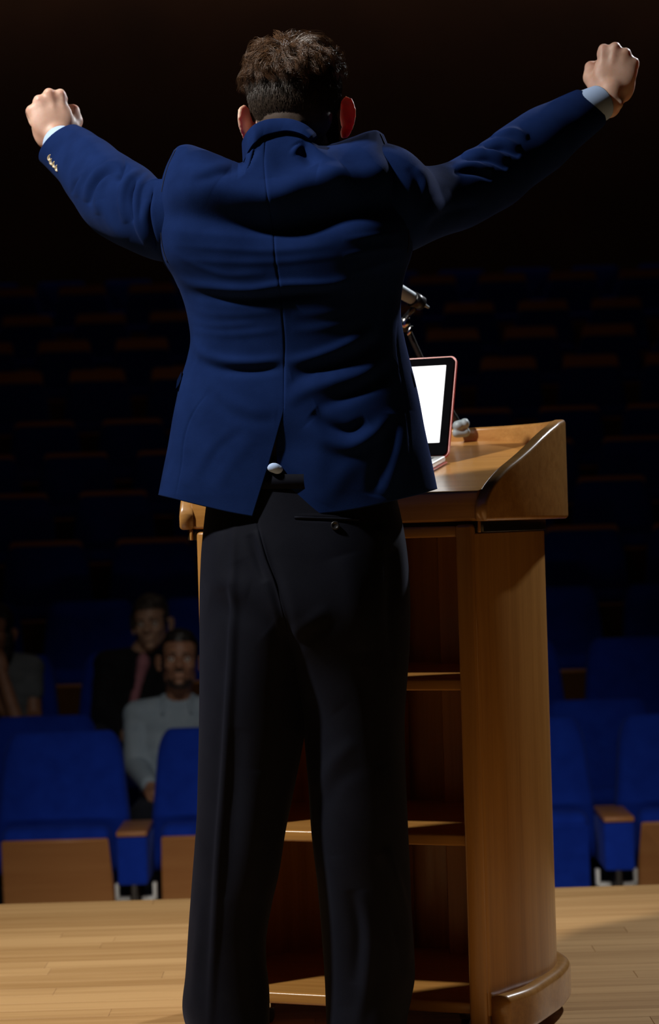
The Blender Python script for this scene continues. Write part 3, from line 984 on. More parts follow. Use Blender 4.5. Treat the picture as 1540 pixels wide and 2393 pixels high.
def back_depth(x, y, front=False):
    l, r = jl(y), jr(y)
    cx, hw = (l + r) / 2, (r - l) / 2
    q = np.clip(np.abs((x - cx) / hw), 0, 1)
    e = spl_at([330, 520, 640, 800, 1210], [5.0, 4.6, 3.0, 2.3, 2.4], np.clip(y, 330, 1210))
    b = spl_at(*Z_B, np.clip(y, 300, 1210)) * (1 - q ** e) ** 0.5
    g = np.clip((y - jtop(x)) / np.interp(x, [400, 540, 590, 640, 740, 790, 900], [70, 60, 20, 14, 18, 50, 70]), 0, 1)
    return b * np.sqrt(np.clip(1 - (1 - g) ** 2, 0, 1)) * (0.95 if front else 1.0)

J_STROKES = [
    # the roll across the shoulder blades and the hollow under it
    ([(370, 470), (430, 446), (520, 442), (590, 458), (640, 462), (720, 432), (830, 412), (960, 395)], 34, 0.019),
    ([(365, 505), (450, 508), (550, 522), (630, 534), (720, 522), (820, 494), (970, 470)], 34, -0.018),
    ([(420, 380), (480, 395), (520, 420)], 40, 0.006),
    ([(455, 432), (500, 420), (560, 396), (590, 380)], 12, -0.006), ([(450, 415), (500, 402), (560, 376)], 16, 0.006),
    ([(700, 330), (716, 360), (735, 392)], 17, -0.012), ([(690, 342), (700, 352)], 14, 0.008), ([(745, 400), (780, 408), (800, 395)], 22, 0.007),
    ([(560, 385), (575, 380), (600, 345)], 9, -0.008), ([(625, 330), (630, 420)], 26, 0.004),
    ([(800, 345), (830, 400), (860, 450)], 26, -0.005), ([(860, 340), (900, 420), (920, 480)], 24, 0.006),
    # ripples between the blades
    ([(410, 540), (500, 548), (640, 556), (760, 548)], 9, 0.0022), ([(405, 572), (500, 580), (640, 586), (780, 572)], 8, 0.0022),
    ([(420, 606), (520, 612), (650, 612), (790, 598)], 8, 0.0022), ([(400, 585), (450, 615), (520, 640), (620, 640)], 8, 0.0025),
    ([(800, 560), (870, 552), (940, 545)], 8, 0.003), ([(800, 598), (870, 585), (940, 578)], 8, 0.003), ([(820, 640), (880, 622), (945, 600)], 9, 0.003),
    # the sharp fold at mid back
    ([(405, 636), (440, 660), (500, 671), (580, 677), (660, 667), (760, 664), (820, 655)], 11, 0.0062), ([(430, 684), (520, 697), (600, 699), (690, 690), (780, 684)], 13, -0.0062),
    ([(425, 712), (480, 730), (560, 735), (650, 728)], 10, 0.0022), ([(440, 770), (520, 782), (600, 778), (655, 772)], 9, 0.0026), ([(445, 750), (500, 760), (600, 756)], 8, 0.002),
    ([(680, 735), (760, 730), (830, 715)], 12, 0.0022), ([(680, 775), (760, 765), (850, 740)], 11, 0.0022),
    # the waist
    ([(448, 790), (470, 822), (520, 842), (590, 847), (662, 840)], 12, 0.006), ([(462, 846), (520, 864), (600, 866), (660, 858)], 13, -0.006),
    ([(668, 848), (740, 832), (810, 805), (870, 770)], 13, 0.006), ([(680, 876), (760, 858), (830, 832), (890, 790)], 15, -0.0065),
    ([(668, 940), (720, 912), (780, 893), (850, 872), (900, 835)], 17, 0.006), ([(740, 952), (810, 925), (880, 888), (925, 850)], 18, -0.007),
    ([(672, 905), (700, 885), (740, 872)], 12, -0.003),
    ([(475, 870), (520, 920), (580, 955), (648, 965)], 16, 0.004), ([(480, 915), (530, 962), (590, 985), (640, 985)], 16, -0.004),
    ([(720, 990), (760, 1030), (815, 1044), (870, 1015), (925, 965)], 17, 0.007), ([(730, 962), (775, 998), (815, 1008), (860, 985)], 15, -0.008),
    ([(440, 1140), (480, 1070), (545, 1010)], 20, 0.004), ([(500, 1150), (540, 1080), (600, 1020)], 18, 0.0035), ([(470, 1120), (510, 1050), (575, 1000)], 14, -0.004),
    ([(760, 1180), (800, 1110), (850, 1060)], 24, 0.004), ([(900, 1160), (930, 1060), (950, 960)], 22, 0.006), ([(870, 1160), (895, 1060), (915, 970)], 18, -0.006),
    ([(925, 900), (905, 830), (915, 740), (940, 650)], 14, 0.005), ([(900, 900), (885, 830), (895, 740), (915, 660)], 14, -0.005),
    ([(395, 1130), (420, 1020), (440, 920)], 16, 0.003), ([(430, 870), (455, 830), (460, 780)], 10, -0.003),
    # seams pressed into the cloth
    (SEAM, 2.2, -0.0022), ([(484, 922), (462, 950), (442, 990), (430, 1040), (425, 1090), (412, 1165)], 2.0, -0.0018),
    ([(935, 690), (925, 780), (935, 870), (948, 960), (960, 1150)], 2.2, -0.002),
]

def jacket_sheets():
    NU, NV = 130, 300
    parts = []
    for side in (0, 1):
        if side == 0:
            T, B, L, R = poly_n(J_TL, NU), poly_n(HEM_L, NU), poly_n(J_L, NV), poly_n(VENT_L, NV)
        else:
            T, B, L, R = poly_n(J_TR, NU), poly_n(HEM_R, NU), poly_n(VENT_R, NV), poly_n(J_R, NV)
        # crowd columns and rows towards the outer edges so that the turn is round
        G = coons(T, B, L, R)
        px, py = G[..., 0].ravel(), G[..., 1].ravel()
        V = P(px, py, MD0 - back_depth(px, py))
        F = grid_faces(NU, NV)
        n = normals(V, F)
        if n[:, 1].mean() > 0: n = -n
        s = stroke_disp(px, py, J_STROKES[:2]) + 0.85 * stroke_disp(px, py, J_STROKES[2:12]) + 0.5 * stroke_disp(px, py, J_STROKES[12:-3]) + 0.35 * stroke_disp(px, py, [q_ for q_ in J_STROKES[12:-3] if abs(q_[2]) > 0.0055]) + stroke_disp(px, py, J_STROKES[-3:])
        facing = np.clip(-n[:, 1], 0, 1) ** 0.7
        edge = sstep(0, 0.06, np.linspace(0, 1, NU))[None, :] * np.ones((NV, 1)) if side == 0 else sstep(0, 0.06, np.linspace(1, 0, NU))[None, :] * np.ones((NV, 1))
        und = sm_noise(V, (9, 9, 13), 0.0025, 3 * side)
        V = V + n * ((s * facing + und) * edge.ravel())[:, None]
        if side == 1:   # the right skirt panel lies a little behind the left one at the vent
            k = sstep(958, 1060, py) * (1 - sstep(660, 760, px))
            V[:, 1] += 0.010 * k
        parts.append((V, F))
        Gf = G[::3, ::3]
        nv, nu = Gf.shape[:2]
        if (NV - 1) % 3: Gf = np.concatenate([Gf, G[-1:, ::3]]); nv += 1
        if (NU - 1) % 3: Gf = np.concatenate([Gf, np.concatenate([G[::3, -1:], G[-1:, -1:]]) if (NV - 1) % 3 else G[::3, -1:]], 1); nu += 1
        fx, fy = Gf[..., 0].ravel(), Gf[..., 1].ravel()
        if side == 0: fx = np.where(fx > 600, np.minimum(fx + 0, 10000), fx)
        Vf = P(fx, fy, MD0 + back_depth(fx, fy, True))
        parts.append((Vf, [f[::-1] for f in grid_faces(nu, nv)]))
    return parts

jk = jacket_sheets()
V, F = join_vf(jk)
jacket = put('jacket', weld(mk_mesh('jacket', V, F), 2e-5), M['jacket'], sp, sp_o)
md = jacket.modifiers.new('cloth', 'SOLIDIFY')
md.thickness, md.offset = 0.0035, 0

# ---- sleeves
def sleeve(name, pairs, strokes, n_ring=230, nu=168, fat=1.0):
    """rings between upper and lower outline points (photo pixels) at the given distance"""
    A = np.array([[*a, *b, d] for a, b, d in pairs], float)
    t = np.concatenate([[0], np.cumsum(np.linalg.norm(np.diff((A[:, :2] + A[:, 2:4]) / 2, axis=0), axis=1))]); t /= t[-1]
    Q = spl_at(t, A, np.linspace(0, 1, n_ring))
    up, lo = P(Q[:, 0], Q[:, 1], Q[:, 4]), P(Q[:, 2], Q[:, 3], Q[:, 4])
    c = (up + lo) / 2
    e = (up - lo) / 2
    r = np.linalg.norm(e, axis=1)
    ax = np.gradient(c, axis=0); ax /= np.linalg.norm(ax, axis=1)[:, None]
    e /= r[:, None]
    f = np.cross(ax, e); f /= np.linalg.norm(f, axis=1)[:, None]
    f = np.where(f[:, 1:2] > 0, -f, f)           # towards the camera
    g = np.array([[0, -1.0, 0]]) - e * (-e[:, 1:2]); g /= np.linalg.norm(g, axis=1)[:, None]
    k_ = (0.35 + 0.40 * np.linspace(0, 1, n_ring) ** 2)[:, None]
    f = f * (1 - k_) + g * k_; f /= np.linalg.norm(f, axis=1)[:, None]
    V = np.zeros((n_ring, nu, 3))
    for k in range(nu):
        a = 2 * math.pi * k / nu
        V[:, k] = c + (e * math.cos(a) + f * math.sin(a) * fat) * r[:, None]
    V = V.reshape(-1, 3)
    F = grid_faces(nu, n_ring, True)
    n = normals(V, F)
    out = V - np.repeat(c, nu, 0)
    if (n * out).sum() < 0: n = -n
    px, py = proj(V)
    s = 1.45 * stroke_disp(px, py, strokes) * np.clip(-n[:, 1] + 0.15, 0, 1) ** 0.5
    V = V + n * (s + sm_noise(V, (14, 14, 14), 0.003, 9))[:, None]
    return V, F, c[-1], ax[-1], r[-1]

SL_L = [((445, 405), (440, 600), 3.935), ((372, 424), (378, 606), 3.955), ((330, 396), (312, 584), 4.0), ((290, 370), (252, 553), 4.07), ((257, 346), (205, 510), 4.14),
        ((230, 328), (165, 452), 4.21), ((208, 313), (135, 412), 4.27), ((184, 299), (98, 372), 4.33)]
ST_L = [([(330, 400), (300, 425), (290, 470), (300, 520)], 8, 0.005), ([(322, 425), (312, 460), (318, 520)], 6, -0.005), ([(345, 410), (325, 450), (330, 530), (350, 570)], 7, 0.005),
        ([(300, 390), (285, 410), (280, 430)], 8, -0.006), ([(290, 385), (255, 392), (222, 420), (203, 470)], 8, 0.006), ([(280, 402), (245, 412), (222, 440), (212, 480)], 7, -0.006),
        ([(262, 410), (238, 440), (234, 500)], 9, 0.005), ([(215, 395), (190, 425), (182, 460)], 7, 0.004), ([(200, 410), (180, 430), (172, 455)], 5, -0.004),
        ([(240, 470), (262, 520), (300, 560)], 12, 0.003), ([(350, 470), (340, 520), (365, 590)], 10, 0.004), ([(362, 440), (352, 500), (370, 580)], 4, -0.004)]
SL_R = [((862, 330), (905, 598), 3.945), ((915, 343), (958, 588), 3.952), ((966, 388), (1012, 563), 3.985), ((1040, 381), (1100, 530), 4.05), ((1100, 350), (1172, 494), 4.11),
        ((1165, 306), (1250, 435), 4.17), ((1222, 266), (1325, 373), 4.22), ((1288, 236), (1388, 312), 4.27), ((1342, 213), (1413, 291), 4.305)]
ST_R = [([(955, 390), (975, 420), (970, 480)], 10, -0.002), ([(975, 390), (995, 410), (996, 460)], 10, 0.002),
        ([(1060, 385), (1110, 385), (1150, 400)], 8, 0.005), ([(1060, 400), (1110, 402), (1150, 420)], 7, -0.005), ([(1080, 360), (1140, 355), (1190, 375)], 8, 0.006), ([(1090, 375), (1140, 372), (1185, 395)], 6, -0.005),
        ([(1120, 340), (1170, 330), (1215, 345)], 8, 0.005), ([(1130, 352), (1175, 346), (1215, 364)], 6, -0.005), ([(1150, 320), (1200, 308), (1235, 320)], 8, 0.005),
        ([(960, 560), (1000, 500), (1060, 460)], 16, 0.005), ([(1000, 540), (1050, 500), (1120, 480)], 14, -0.004)]
SLV = {}
for key, pr, st, nm in (('l', SL_L, ST_L, 'left'), ('r', SL_R, ST_R, 'right')):
    V, F, c, ax, r = sleeve('sleeve', pr, st)
    SLV[key] = (V, F, c, ax, r)
    o = put('sleeve', mk_mesh('sleeve', V, F), M['jacket'], jacket, sp_o)
    md = o.modifiers.new('cloth', 'SOLIDIFY')
    md.thickness, md.offset = 0.004, -1
    # shirt cuff inside the sleeve end
    w = LWR if key == 'l' else RWR
    r0 = r * (0.86 if key == 'l' else 0.90)
    end = c + (w - c) * (0.30 if key == 'l' else 0.52)
    axd = (end - (c - ax * 0.06)); axd /= np.linalg.norm(axd)
    L = np.linalg.norm(end - (c - ax * 0.06))
    prof = [(0, r0 * 0.98), (L * 0.6, r0 * 0.97), (L - 0.002, r0 * 0.90), (L, r0 * 0.89), (L - 0.001, r0 * 0.86), (L * 0.4, r0 * 0.84)]
    cv, cf = lathe(prof, 40, c - ax * 0.06, end)
    put('shirt_cuff', mk_mesh('shirt_cuff', cv, cf[:-2]), M['shirt_blue'], sp, sp_o)

# armhole seams: thin dark tubes added as crease shade where the sleeves are set in
def on_surface(parts, pts, lift=0.0):
    """nearest camera-side point of the meshes under photo pixels"""
    V = np.concatenate([p[0] for p in parts])
    px, py = proj(V)
    out = []
    for x, y in pts:
        d = (px - x) ** 2 + (py - y) ** 2
        near = np.where(d < max(30.0, d.min() * 1.5))[0]
        j = near[np.argmin(V[near, 1])]
        out.append(P(x, y, V[j, 1] - lift))
    return np.array(out)

def smooth_pts(p, it=4):
    p = p.copy()
    for _ in range(it): p[1:-1] = 0.25 * p[:-2] + 0.5 * p[1:-1] + 0.25 * p[2:]
    return p

for k_, col, rows in ((0, 5, 100), (2, 124, 104)):
    V_, F_ = jk[k_]
    n_ = normals(V_, F_)
    if n_[:, 1].mean() > 0: n_ = -n_
    G_, N2 = V_.reshape(300, 130, 3), n_.reshape(300, 130, 3)
    q_ = G_[2:rows:3, col] + N2[2:rows:3, col] * 0.0022
    put('armhole_seam_shade', mk_mesh('armhole_seam_shade', *tube(smooth_pts(q_, 2), 0.0011, 8)), M['seam'], jacket, sp_o)
# cuff buttons of the left sleeve
nb = normals(SLV['l'][0], SLV['l'][1])
for bx, by in ((117.5, 371), (121.5, 379), (128, 386.5), (134, 394.5)):
    px, py = proj(SLV['l'][0])
    d = (px - bx) ** 2 + (py - by) ** 2
    near = np.where(d < max(16, d.min() * 1.2))[0]
    j = near[np.argmin(SLV['l'][0][near, 1])]
    c0 = SLV['l'][0][j]
    n = nb[j] if nb[j][1] < 0 else -nb[j]
    n = n * 0.45 + np.array([-0.25, -0.75, 0.1]); n /= np.linalg.norm(n); c0 = c0 + n * 0.0015
    v_, f_ = lathe([(0.0, 0.0062), (0.002, 0.0070), (0.0035, 0.0066), (0.0036, 0.0050), (0.0028, 0.0046)], 20, c0, c0 + n)
    put('cuff_button', mk_mesh('cuff_button', v_, f_), M['button_horn'], jacket, sp_o)

# ---- collar: stand and fall round the neck
def collar(name, up, lo, d_up, d_lo, th, mat, parent):
    n = 80
    U, L_ = spline(up, n), spline(lo, n)
    q = np.linspace(-1, 1, n)
    du = np.interp(q, np.linspace(-1, 1, len(d_up)), d_up)
    dl = np.interp(q, np.linspace(-1, 1, len(d_lo)), d_lo)
    k = np.linspace(0, 1, 12)
    A, B = P(U[:, 0], U[:, 1], du), P(L_[:, 0], L_[:, 1], dl)
    bulge = np.sin(np.pi * k) * 0.004
    V = A[None] * (1 - k)[:, None, None] + B[None] * k[:, None, None]
    V[..., 1] -= bulge[:, None]
    o = put(name, mk_mesh(name, V.reshape(-1, 3), grid_faces(n, 12)), mat, parent, sp_o)
    m = o.modifiers.new('cloth', 'SOLIDIFY'); m.thickness, m.offset = th, 0
    b = o.modifiers.new('edge', 'BEVEL'); b.width, b.segments, b.limit_method = 0.0015, 2, 'ANGLE'
    return o
COL_UP = [(600, 372), (578, 356), (569, 338), (577, 315), (596, 294), (622, 283), (650, 280), (682, 282), (712, 294), (738, 316), (756, 334), (766, 344), (760, 352)]
COL_LO = [(606, 392), (588, 390), (572, 386), (578, 366), (592, 340), (612, 320), (640, 311), (672, 307), (702, 314), (724, 327), (740, 340), (752, 350), (754, 356)]
DU = [4.02, 3.985, 3.95, 3.915, 3.885, 3.868, 3.862, 3.864, 3.875, 3.90, 3.935, 3.97, 4.01]
DL = [4.00, 3.965, 3.925, 3.885, 3.853, 3.836, 3.828, 3.830, 3.842, 3.868, 3.905, 3.95, 4.0]
cl_pts = np.array(COL_LO[1:-1], float)
dl_ = MD0 - back_depth(cl_pts[:, 0], np.maximum(cl_pts[:, 1], jtop(cl_pts[:, 0])) + 5) - 0.004
DL = [4.0] + [float(min(a, b + 0.03)) if 2 <= i_ <= 9 else float(b) for i_, (a, b) in enumerate(zip(dl_, DL[1:-1]))] + [4.0]
DU = [u_ if not (2 <= i_ <= 10) else DL[i_] + 0.020 for i_, u_ in enumerate(DU)]
collar('collar', COL_UP, COL_LO, DU, DL, 0.006, M['jacket'], jacket)

# ---- pocket flaps at the hips
for pts, d in (([(424, 868), (414, 888), (411, 908), (417, 900), (424, 884)], 3.935), ([(958, 862), (966, 880), (972, 903), (966, 902), (956, 884)], 3.93)):
    V = np.concatenate([P([p[0] for p in pts], [p[1] for p in pts], d - 0.02), P([p[0] for p in pts], [p[1] for p in pts], d + 0.05)])
    n = len(pts)
    put('pocket_flap', mk_mesh('pocket_flap', V, grid_faces(n, 2, True) + [tuple(range(n)), tuple(range(n, 2 * n))[::-1]], False), M['jacket'], jacket, sp_o)

# ---- trousers
T_OL = [(500, 1080), (488, 1150), (480, 1210), (473, 1280), (469, 1360), (468, 1450), (468, 1560), (467, 1680), (464, 1820), (461, 1920), (452, 2040), (443, 2160), (435, 2280), (428, 2350), (431, 2378), (440, 2408), (446, 2425)]
T_OR = [(905, 1080), (922, 1150), (936, 1210), (947, 1270), (954, 1340), (957, 1420), (955, 1520), (949, 1600), (944, 1680), (946, 1800), (951, 1920), (957, 2050), (961, 2150), (967, 2240), (967, 2290), (959, 2335), (950, 2380), (946, 2425)]
T_SEAM = [(610, 1080), (600, 1160), (604, 1230), (622, 1300), (643, 1360), (662, 1430), (682, 1510), (698, 1600), (711, 1700)]
T_IL = T_SEAM + [(706, 1740), (690, 1822), (666, 1940), (650, 2040), (632, 2120), (620, 2200), (621, 2250), (627, 2310), (628, 2370), (626, 2425)]
T_IR = T_SEAM + [(716, 1760), (722, 1832), (730, 1950), (744, 2070), (754, 2190), (761, 2290), (764, 2370), (767, 2425)]
T_STROKES = [
    ([(548, 1230), (546, 1400), (541, 1560), (530, 1760), (519, 1920), (505, 2140), (490, 2410)], 9, 0.009),
    ([(700, 1640), (716, 1760), (724, 1850), (737, 1980), (748, 2120), (758, 2260)], 5, 0.003),
    ([(510, 1240), (505, 1320), (525, 1380)], 26, 0.005), ([(490, 1405), (535, 1418), (585, 1440), (625, 1475)], 32, -0.005), ([(480, 1375), (520, 1368), (580, 1385)], 28, 0.004),
    ([(560, 1310), (600, 1390), (650, 1480), (690, 1600)], 22, -0.006), ([(600, 1240), (625, 1320), (655, 1400), (672, 1480)], 9, 0.006), ([(585, 1250), (600, 1300), (620, 1360)], 12, -0.005),
    ([(672, 1490), (710, 1462), (770, 1420)], 14, 0.002), ([(680, 1520), (720, 1495), (790, 1450)], 14, -0.0015),
    ([(700, 1560), (740, 1600), (790, 1660)], 26, 0.0025), ([(905, 1240), (915, 1330), (912, 1440), (920, 1560)], 14, -0.008), ([(935, 1230), (944, 1330), (946, 1440)], 12, 0.005),
    ([(880, 1230), (905, 1260), (915, 1290)], 12, 0.005), ([(800, 1300), (830, 1400), (850, 1520)], 34, 0.006), ([(850, 1560), (880, 1680), (890, 1800)], 20, -0.005),
    ([(740, 1850), (780, 1780), (830, 1730)], 18, 0.003), ([(750, 1900), (800, 1820), (850, 1790)], 18, -0.002),
    ([(900, 1980), (925, 2060), (948, 2160), (962, 2240)], 12, 0.008), ([(885, 2000), (905, 2090), (930, 2190), (945, 2280)], 12, -0.007), ([(845, 2080), (862, 2180), (855, 2300), (835, 2400)], 14, 0.006),
    ([(820, 2080), (838, 2180), (830, 2300)], 14, -0.005), ([(780, 2000), (790, 2150), (795, 2350)], 26, 0.005),
    ([(470, 2100), (462, 2220), (452, 2340)], 12, 0.004), ([(560, 1700), (545, 1900), (530, 2100)], 20, -0.004), ([(600, 1800), (590, 1950), (580, 2100)], 26, 0.004),
    ([(690, 1212), (760, 1214), (835, 1218)], 3.0, -0.003), ([(690, 1207), (760, 1208), (835, 1212)], 3.0, 0.002),
    (T_SEAM, 2.2, -0.002),
]
tol, tor, til, tir = edge_at(T_OL), edge_at(T_OR), edge_at(T_IL), edge_at(T_IR)
def trouser_sheets():
    NU, NV = 84, 330
    ys = np.linspace(1080, 2425, NV)
    parts = []
    for side in (0, 1):
        a, b = (tol(ys), til(ys)) if side == 0 else (tir(ys), tor(ys))
        # columns gathered near both edges for a round turn
        u = (1 - np.cos(np.linspace(0, 1, NU) * math.pi)) / 2
        px = a[:, None] + (b - a)[:, None] * u[None]
        py = np.repeat(ys[:, None], NU, 1)
        A, B = tol(ys), tor(ys)
        qp = np.clip(np.abs((px - ((A + B) / 2)[:, None]) / ((B - A) / 2)[:, None]), 0, 1)
        pel = spl_at([1080, 1200, 1300, 1420, 1560, 1720], [0.096, 0.112, 0.128, 0.138, 0.125, 0.11], np.clip(py, 1080, 1720)) * np.sqrt(1 - qp ** 2.3)
        ql = np.abs(2 * u - 1)[None] + 0 * px
        leg = spl_at([1400, 1560, 1750, 1950, 2150, 2425], [0.118, 0.112, 0.100, 0.086, 0.082, 0.085], np.clip(py, 1400, 2425)) * np.sqrt(1 - ql ** 2.1)
        k = sstep(1420, 1710, py)
        for sgn in (-1, 1):
            dp = pel * (1 - k) + leg * k
            # cleft along the seat seam
            sx = edge_at(T_SEAM)(np.clip(py, 1080, 1700))
            if sgn < 0:
                dp = dp - 0.010 * np.exp(-((px - sx) / 16) ** 2) * sstep(1250, 1400, py) * (1 - sstep(1640, 1710, py)) * (1 - k * 0.5)
            dc = MD0 - 0.004 + 0.03 * sstep(1900, 2400, py)
            V = P(px.ravel(), py.ravel(), (dc + sgn * dp).ravel())
            F = grid_faces(NU, NV)
            if sgn < 0:
                n = normals(V, F)
                if n[:, 1].mean() > 0: n = -n
                s = stroke_disp(px.ravel(), py.ravel(), T_STROKES) * np.clip(-n[:, 1], 0, 1) ** 0.6
                ed = sstep(0, 0.05, u * (1 - u) * 4)
                if True:
                    V = V + n * ((s + sm_noise(V, (8, 8, 6), 0.003, 20 + side)) * np.tile(ed, NV))[:, None]
            else:
                F = [f[::-1] for f in F]
            parts.append((V, F))
    return parts
tp = trouser_sheets()
V, F = join_vf(tp)
trousers = put('trousers', weld(mk_mesh('trousers', V, F), 2e-5), M['trouser'], sp, sp_o)
md = trousers.modifiers.new('cloth', 'SOLIDIFY')
md.thickness, md.offset = 0.003, 0
bc = on_surface(tp, [(783, 1228)], 0.002)[0]
put('pocket_button', mk_mesh('pocket_button', *lathe([(0, 0.0066), (0.002, 0.0074), (0.0032, 0.0068), (0.0034, 0.005), (0.0026, 0.0045)], 24, bc, bc + np.array([0.05, -1, 0.05]))), M['black_plastic'], trousers, sp_o)
wl = on_surface(tp, [(688 + 15 * k, 1209 + 0.5 * k) for k in range(11)], 0.0012)
put('pocket_welt', mk_mesh('pocket_welt', *tube(smooth_pts(wl), 0.0022, 8)), M['trouser'], trousers, sp_o)
# shirt tail and belt seen through the vent
st = fuse([ell(P(640, 1093, 3.818), (0.012, 0.008, 0.0085)), ell(P(648, 1097, 3.820), (0.010, 0.008, 0.008))], 0.002, 3, 'shirt_tail')
put('shirt_tail', st, M['shirt_blue'], sp, sp_o)
qs = np.linspace(-1, 1, 60)
bx = 702 + 200 * qs
bd = MD0 - 0.004 - 0.1045 * np.sqrt(np.clip(1 - (np.abs(qs) * 0.985) ** 2.3, 0, 1)) - 0.003
V = np.concatenate([P(bx, 1108 + 0 * bx, bd), P(bx, 1142 + 0 * bx, bd)])
o = put('belt', mk_mesh('belt', V, grid_faces(60, 2)), M['trouser'], sp, sp_o)
md = o.modifiers.new('t', 'SOLIDIFY'); md.thickness = 0.003

# ---- shoes
for k, a in enumerate(ANK):
    s = -1 if k == 0 else 1
    fx = 0.03 * s
    up = np.array([a[0], 3.955, 0.0])
    parts = [ell(up + (0, -0.045, 0.040), (0.036, 0.042, 0.046)), ell(up + (fx * 0.4, 0.03, 0.050), (0.038, 0.070, 0.045)), ell(up + (fx, 0.13, 0.032), (0.045, 0.090, 0.032)), cap(up + (0, -0.01, 0.05), up + (0, -0.01, 0.10), 0.040, 0.040)]
    V, F = join_vf(parts)
    me = fuse([(V, F)], 0.005, 3, 'shoe')
    v = get_v(me); v[:, 2] = np.maximum(v[:, 2], 0.012); set_v(me, v)
    sh = put('shoe', me, M['black_leather'], sp, sp_o)
    sol = bm_mesh(bevel_box(0.078, 0.30, 0.014, (0, 0, 0), 0.006, 2), 'sole')
    sol.transform(Matrix.Translation(Vector((up[0] + fx * 0.5, up[1] + 0.065, 0.007))) @ Matrix.Rotation(-s * 0.1, 4, 'Z'))
    put('sole', sol, M['black_leather'], sh, sp_o)

# ---- hair: clipped sides and a longer wavy top
HC, HR = np.array([0, -0.010, 0.040]), np.array([0.0755, 0.0955, 0.0835])
def strands(roots, paths, rad, name, mat):
    """paths (n, m, 3) in head space -> three-sided tapering strands as one mesh"""
    n, m = paths.shape[:2]
    T = np.gradient(paths, axis=1)
    T /= np.linalg.norm(T, axis=2)[..., None] + 1e-9
    a = np.cross(T, np.array([0.31, 0.52, 0.79])); a /= np.linalg.norm(a, axis=2)[..., None] + 1e-9
    b = np.cross(T, a)
    tp_ = (1 - 0.75 * np.linspace(0, 1, m) ** 2)[None, :, None] * rad
    V = np.stack([paths + tp_ * (a * math.cos(p) + b * math.sin(p)) for p in (0, 2.094, 4.189)], 2)  # n,m,3,3
    V = V.reshape(-1, 3)
    base = (np.arange(n) * m * 3)[:, None, None] + (np.arange(m - 1) * 3)[None, :, None]
    F = []
    for k in range(3):
        k2 = (k + 1) % 3
        F.append(np.stack([base + k, base + k2, base + k2 + 3, base + k + 3], -1).reshape(-1, 4))
    F = np.concatenate(F)
    V = V @ HEAD_R.T + HEAD_O
    me = bpy.data.meshes.new(name)
    me.vertices.add(len(V)); me.vertices.foreach_set('co', (V - sp_o).ravel())
    me.loops.add(len(F) * 4); me.loops.foreach_set('vertex_index', F.ravel().astype(np.int32))
    me.polygons.add(len(F)); me.polygons.foreach_set('loop_start', np.arange(0, len(F) * 4, 4, dtype=np.int32))
    me.polygons.foreach_set('use_smooth', [True] * len(F))
    me.update(); me.validate()
    return tag(put(name, me, mat, sp), kind='stuff')

def scalp(D):
    D = D / np.linalg.norm(D, axis=-1)[..., None]
    return HC + D * HR
# dark undercoat shell
V, F = ell(HC + np.array([0, -0.001, 0.001]), HR + 0.0035, (0, 0, 0), 60, 40)
keep = [f for f in F if not any((V[i][1] > 0.055 and V[i][2] < 0.075) or V[i][2] < -0.02 for i in f)]
V2 = V.copy()
nz = sm_noise(V2, (60, 60, 60), 0.0035, 2)
V2 = V2 + (V2 - HC) / np.linalg.norm(V2 - HC, axis=1)[:, None] * (nz * (V2[:, 2] > 0.055))[:, None]
hair_cap = put('hair', mk_mesh('hair', V2 @ HEAD_R.T + HEAD_O, keep), M['hair_short'], sp, sp_o)
# clipped sides: short strands lying downwards
D = RNG.normal(size=(52000, 3)); D /= np.linalg.norm(D, axis=1)[:, None]
S = scalp(D)
low = -0.085 + 0.03 * sstep(-0.04, 0.04, S[:, 1])
ok = (S[:, 2] < 0.085) & (S[:, 2] > -0.042) & (S[:, 1] < 0.05) & ~((np.abs(S[:, 0]) > 0.06) & (S[:, 2] < 0.03) & (S[:, 1] > -0.02))
S, D = S[ok], D[ok]
N_ = (S - HC) / HR ** 2; N_ /= np.linalg.norm(N_, axis=1)[:, None]
# nape: hair carries on down the back of the neck below the skull
nk = 11000
na = RNG.uniform(-1.8, 1.8, nk); nz_ = RNG.uniform(-0.060, 0.0, nk)
neck = np.stack([0.0675 * np.sin(na), -0.018 - 0.066 * np.cos(na) + 0.10 * np.clip(-nz_ - 0.03, 0, 1), nz_], -1)
S = np.concatenate([S, neck]); N_ = np.concatenate([N_, np.stack([np.sin(na), -np.cos(na), 0 * na], -1)])
g = np.array([0.0, 0.0, -1.0]) + RNG.normal(size=S.shape) * 0.22
g = g - N_ * (g * N_).sum(1)[:, None]; g /= np.linalg.norm(g, axis=1)[:, None]
ln = np.interp(S[:, 2], [-0.08, 0.0, 0.05, 0.08], [0.004, 0.008, 0.014, 0.022]) * RNG.uniform(0.7, 1.3, len(S))
t = np.linspace(0, 1, 4)[None, :, None]
pth = S[:, None] + N_[:, None] * (0.0025 + ln[:, None, None] * (0.30 * t - 0.10 * t * t)) + g[:, None] * ln[:, None, None] * t
strands(S, pth, 0.00040, 'clipped_hair', M['hair_short'])
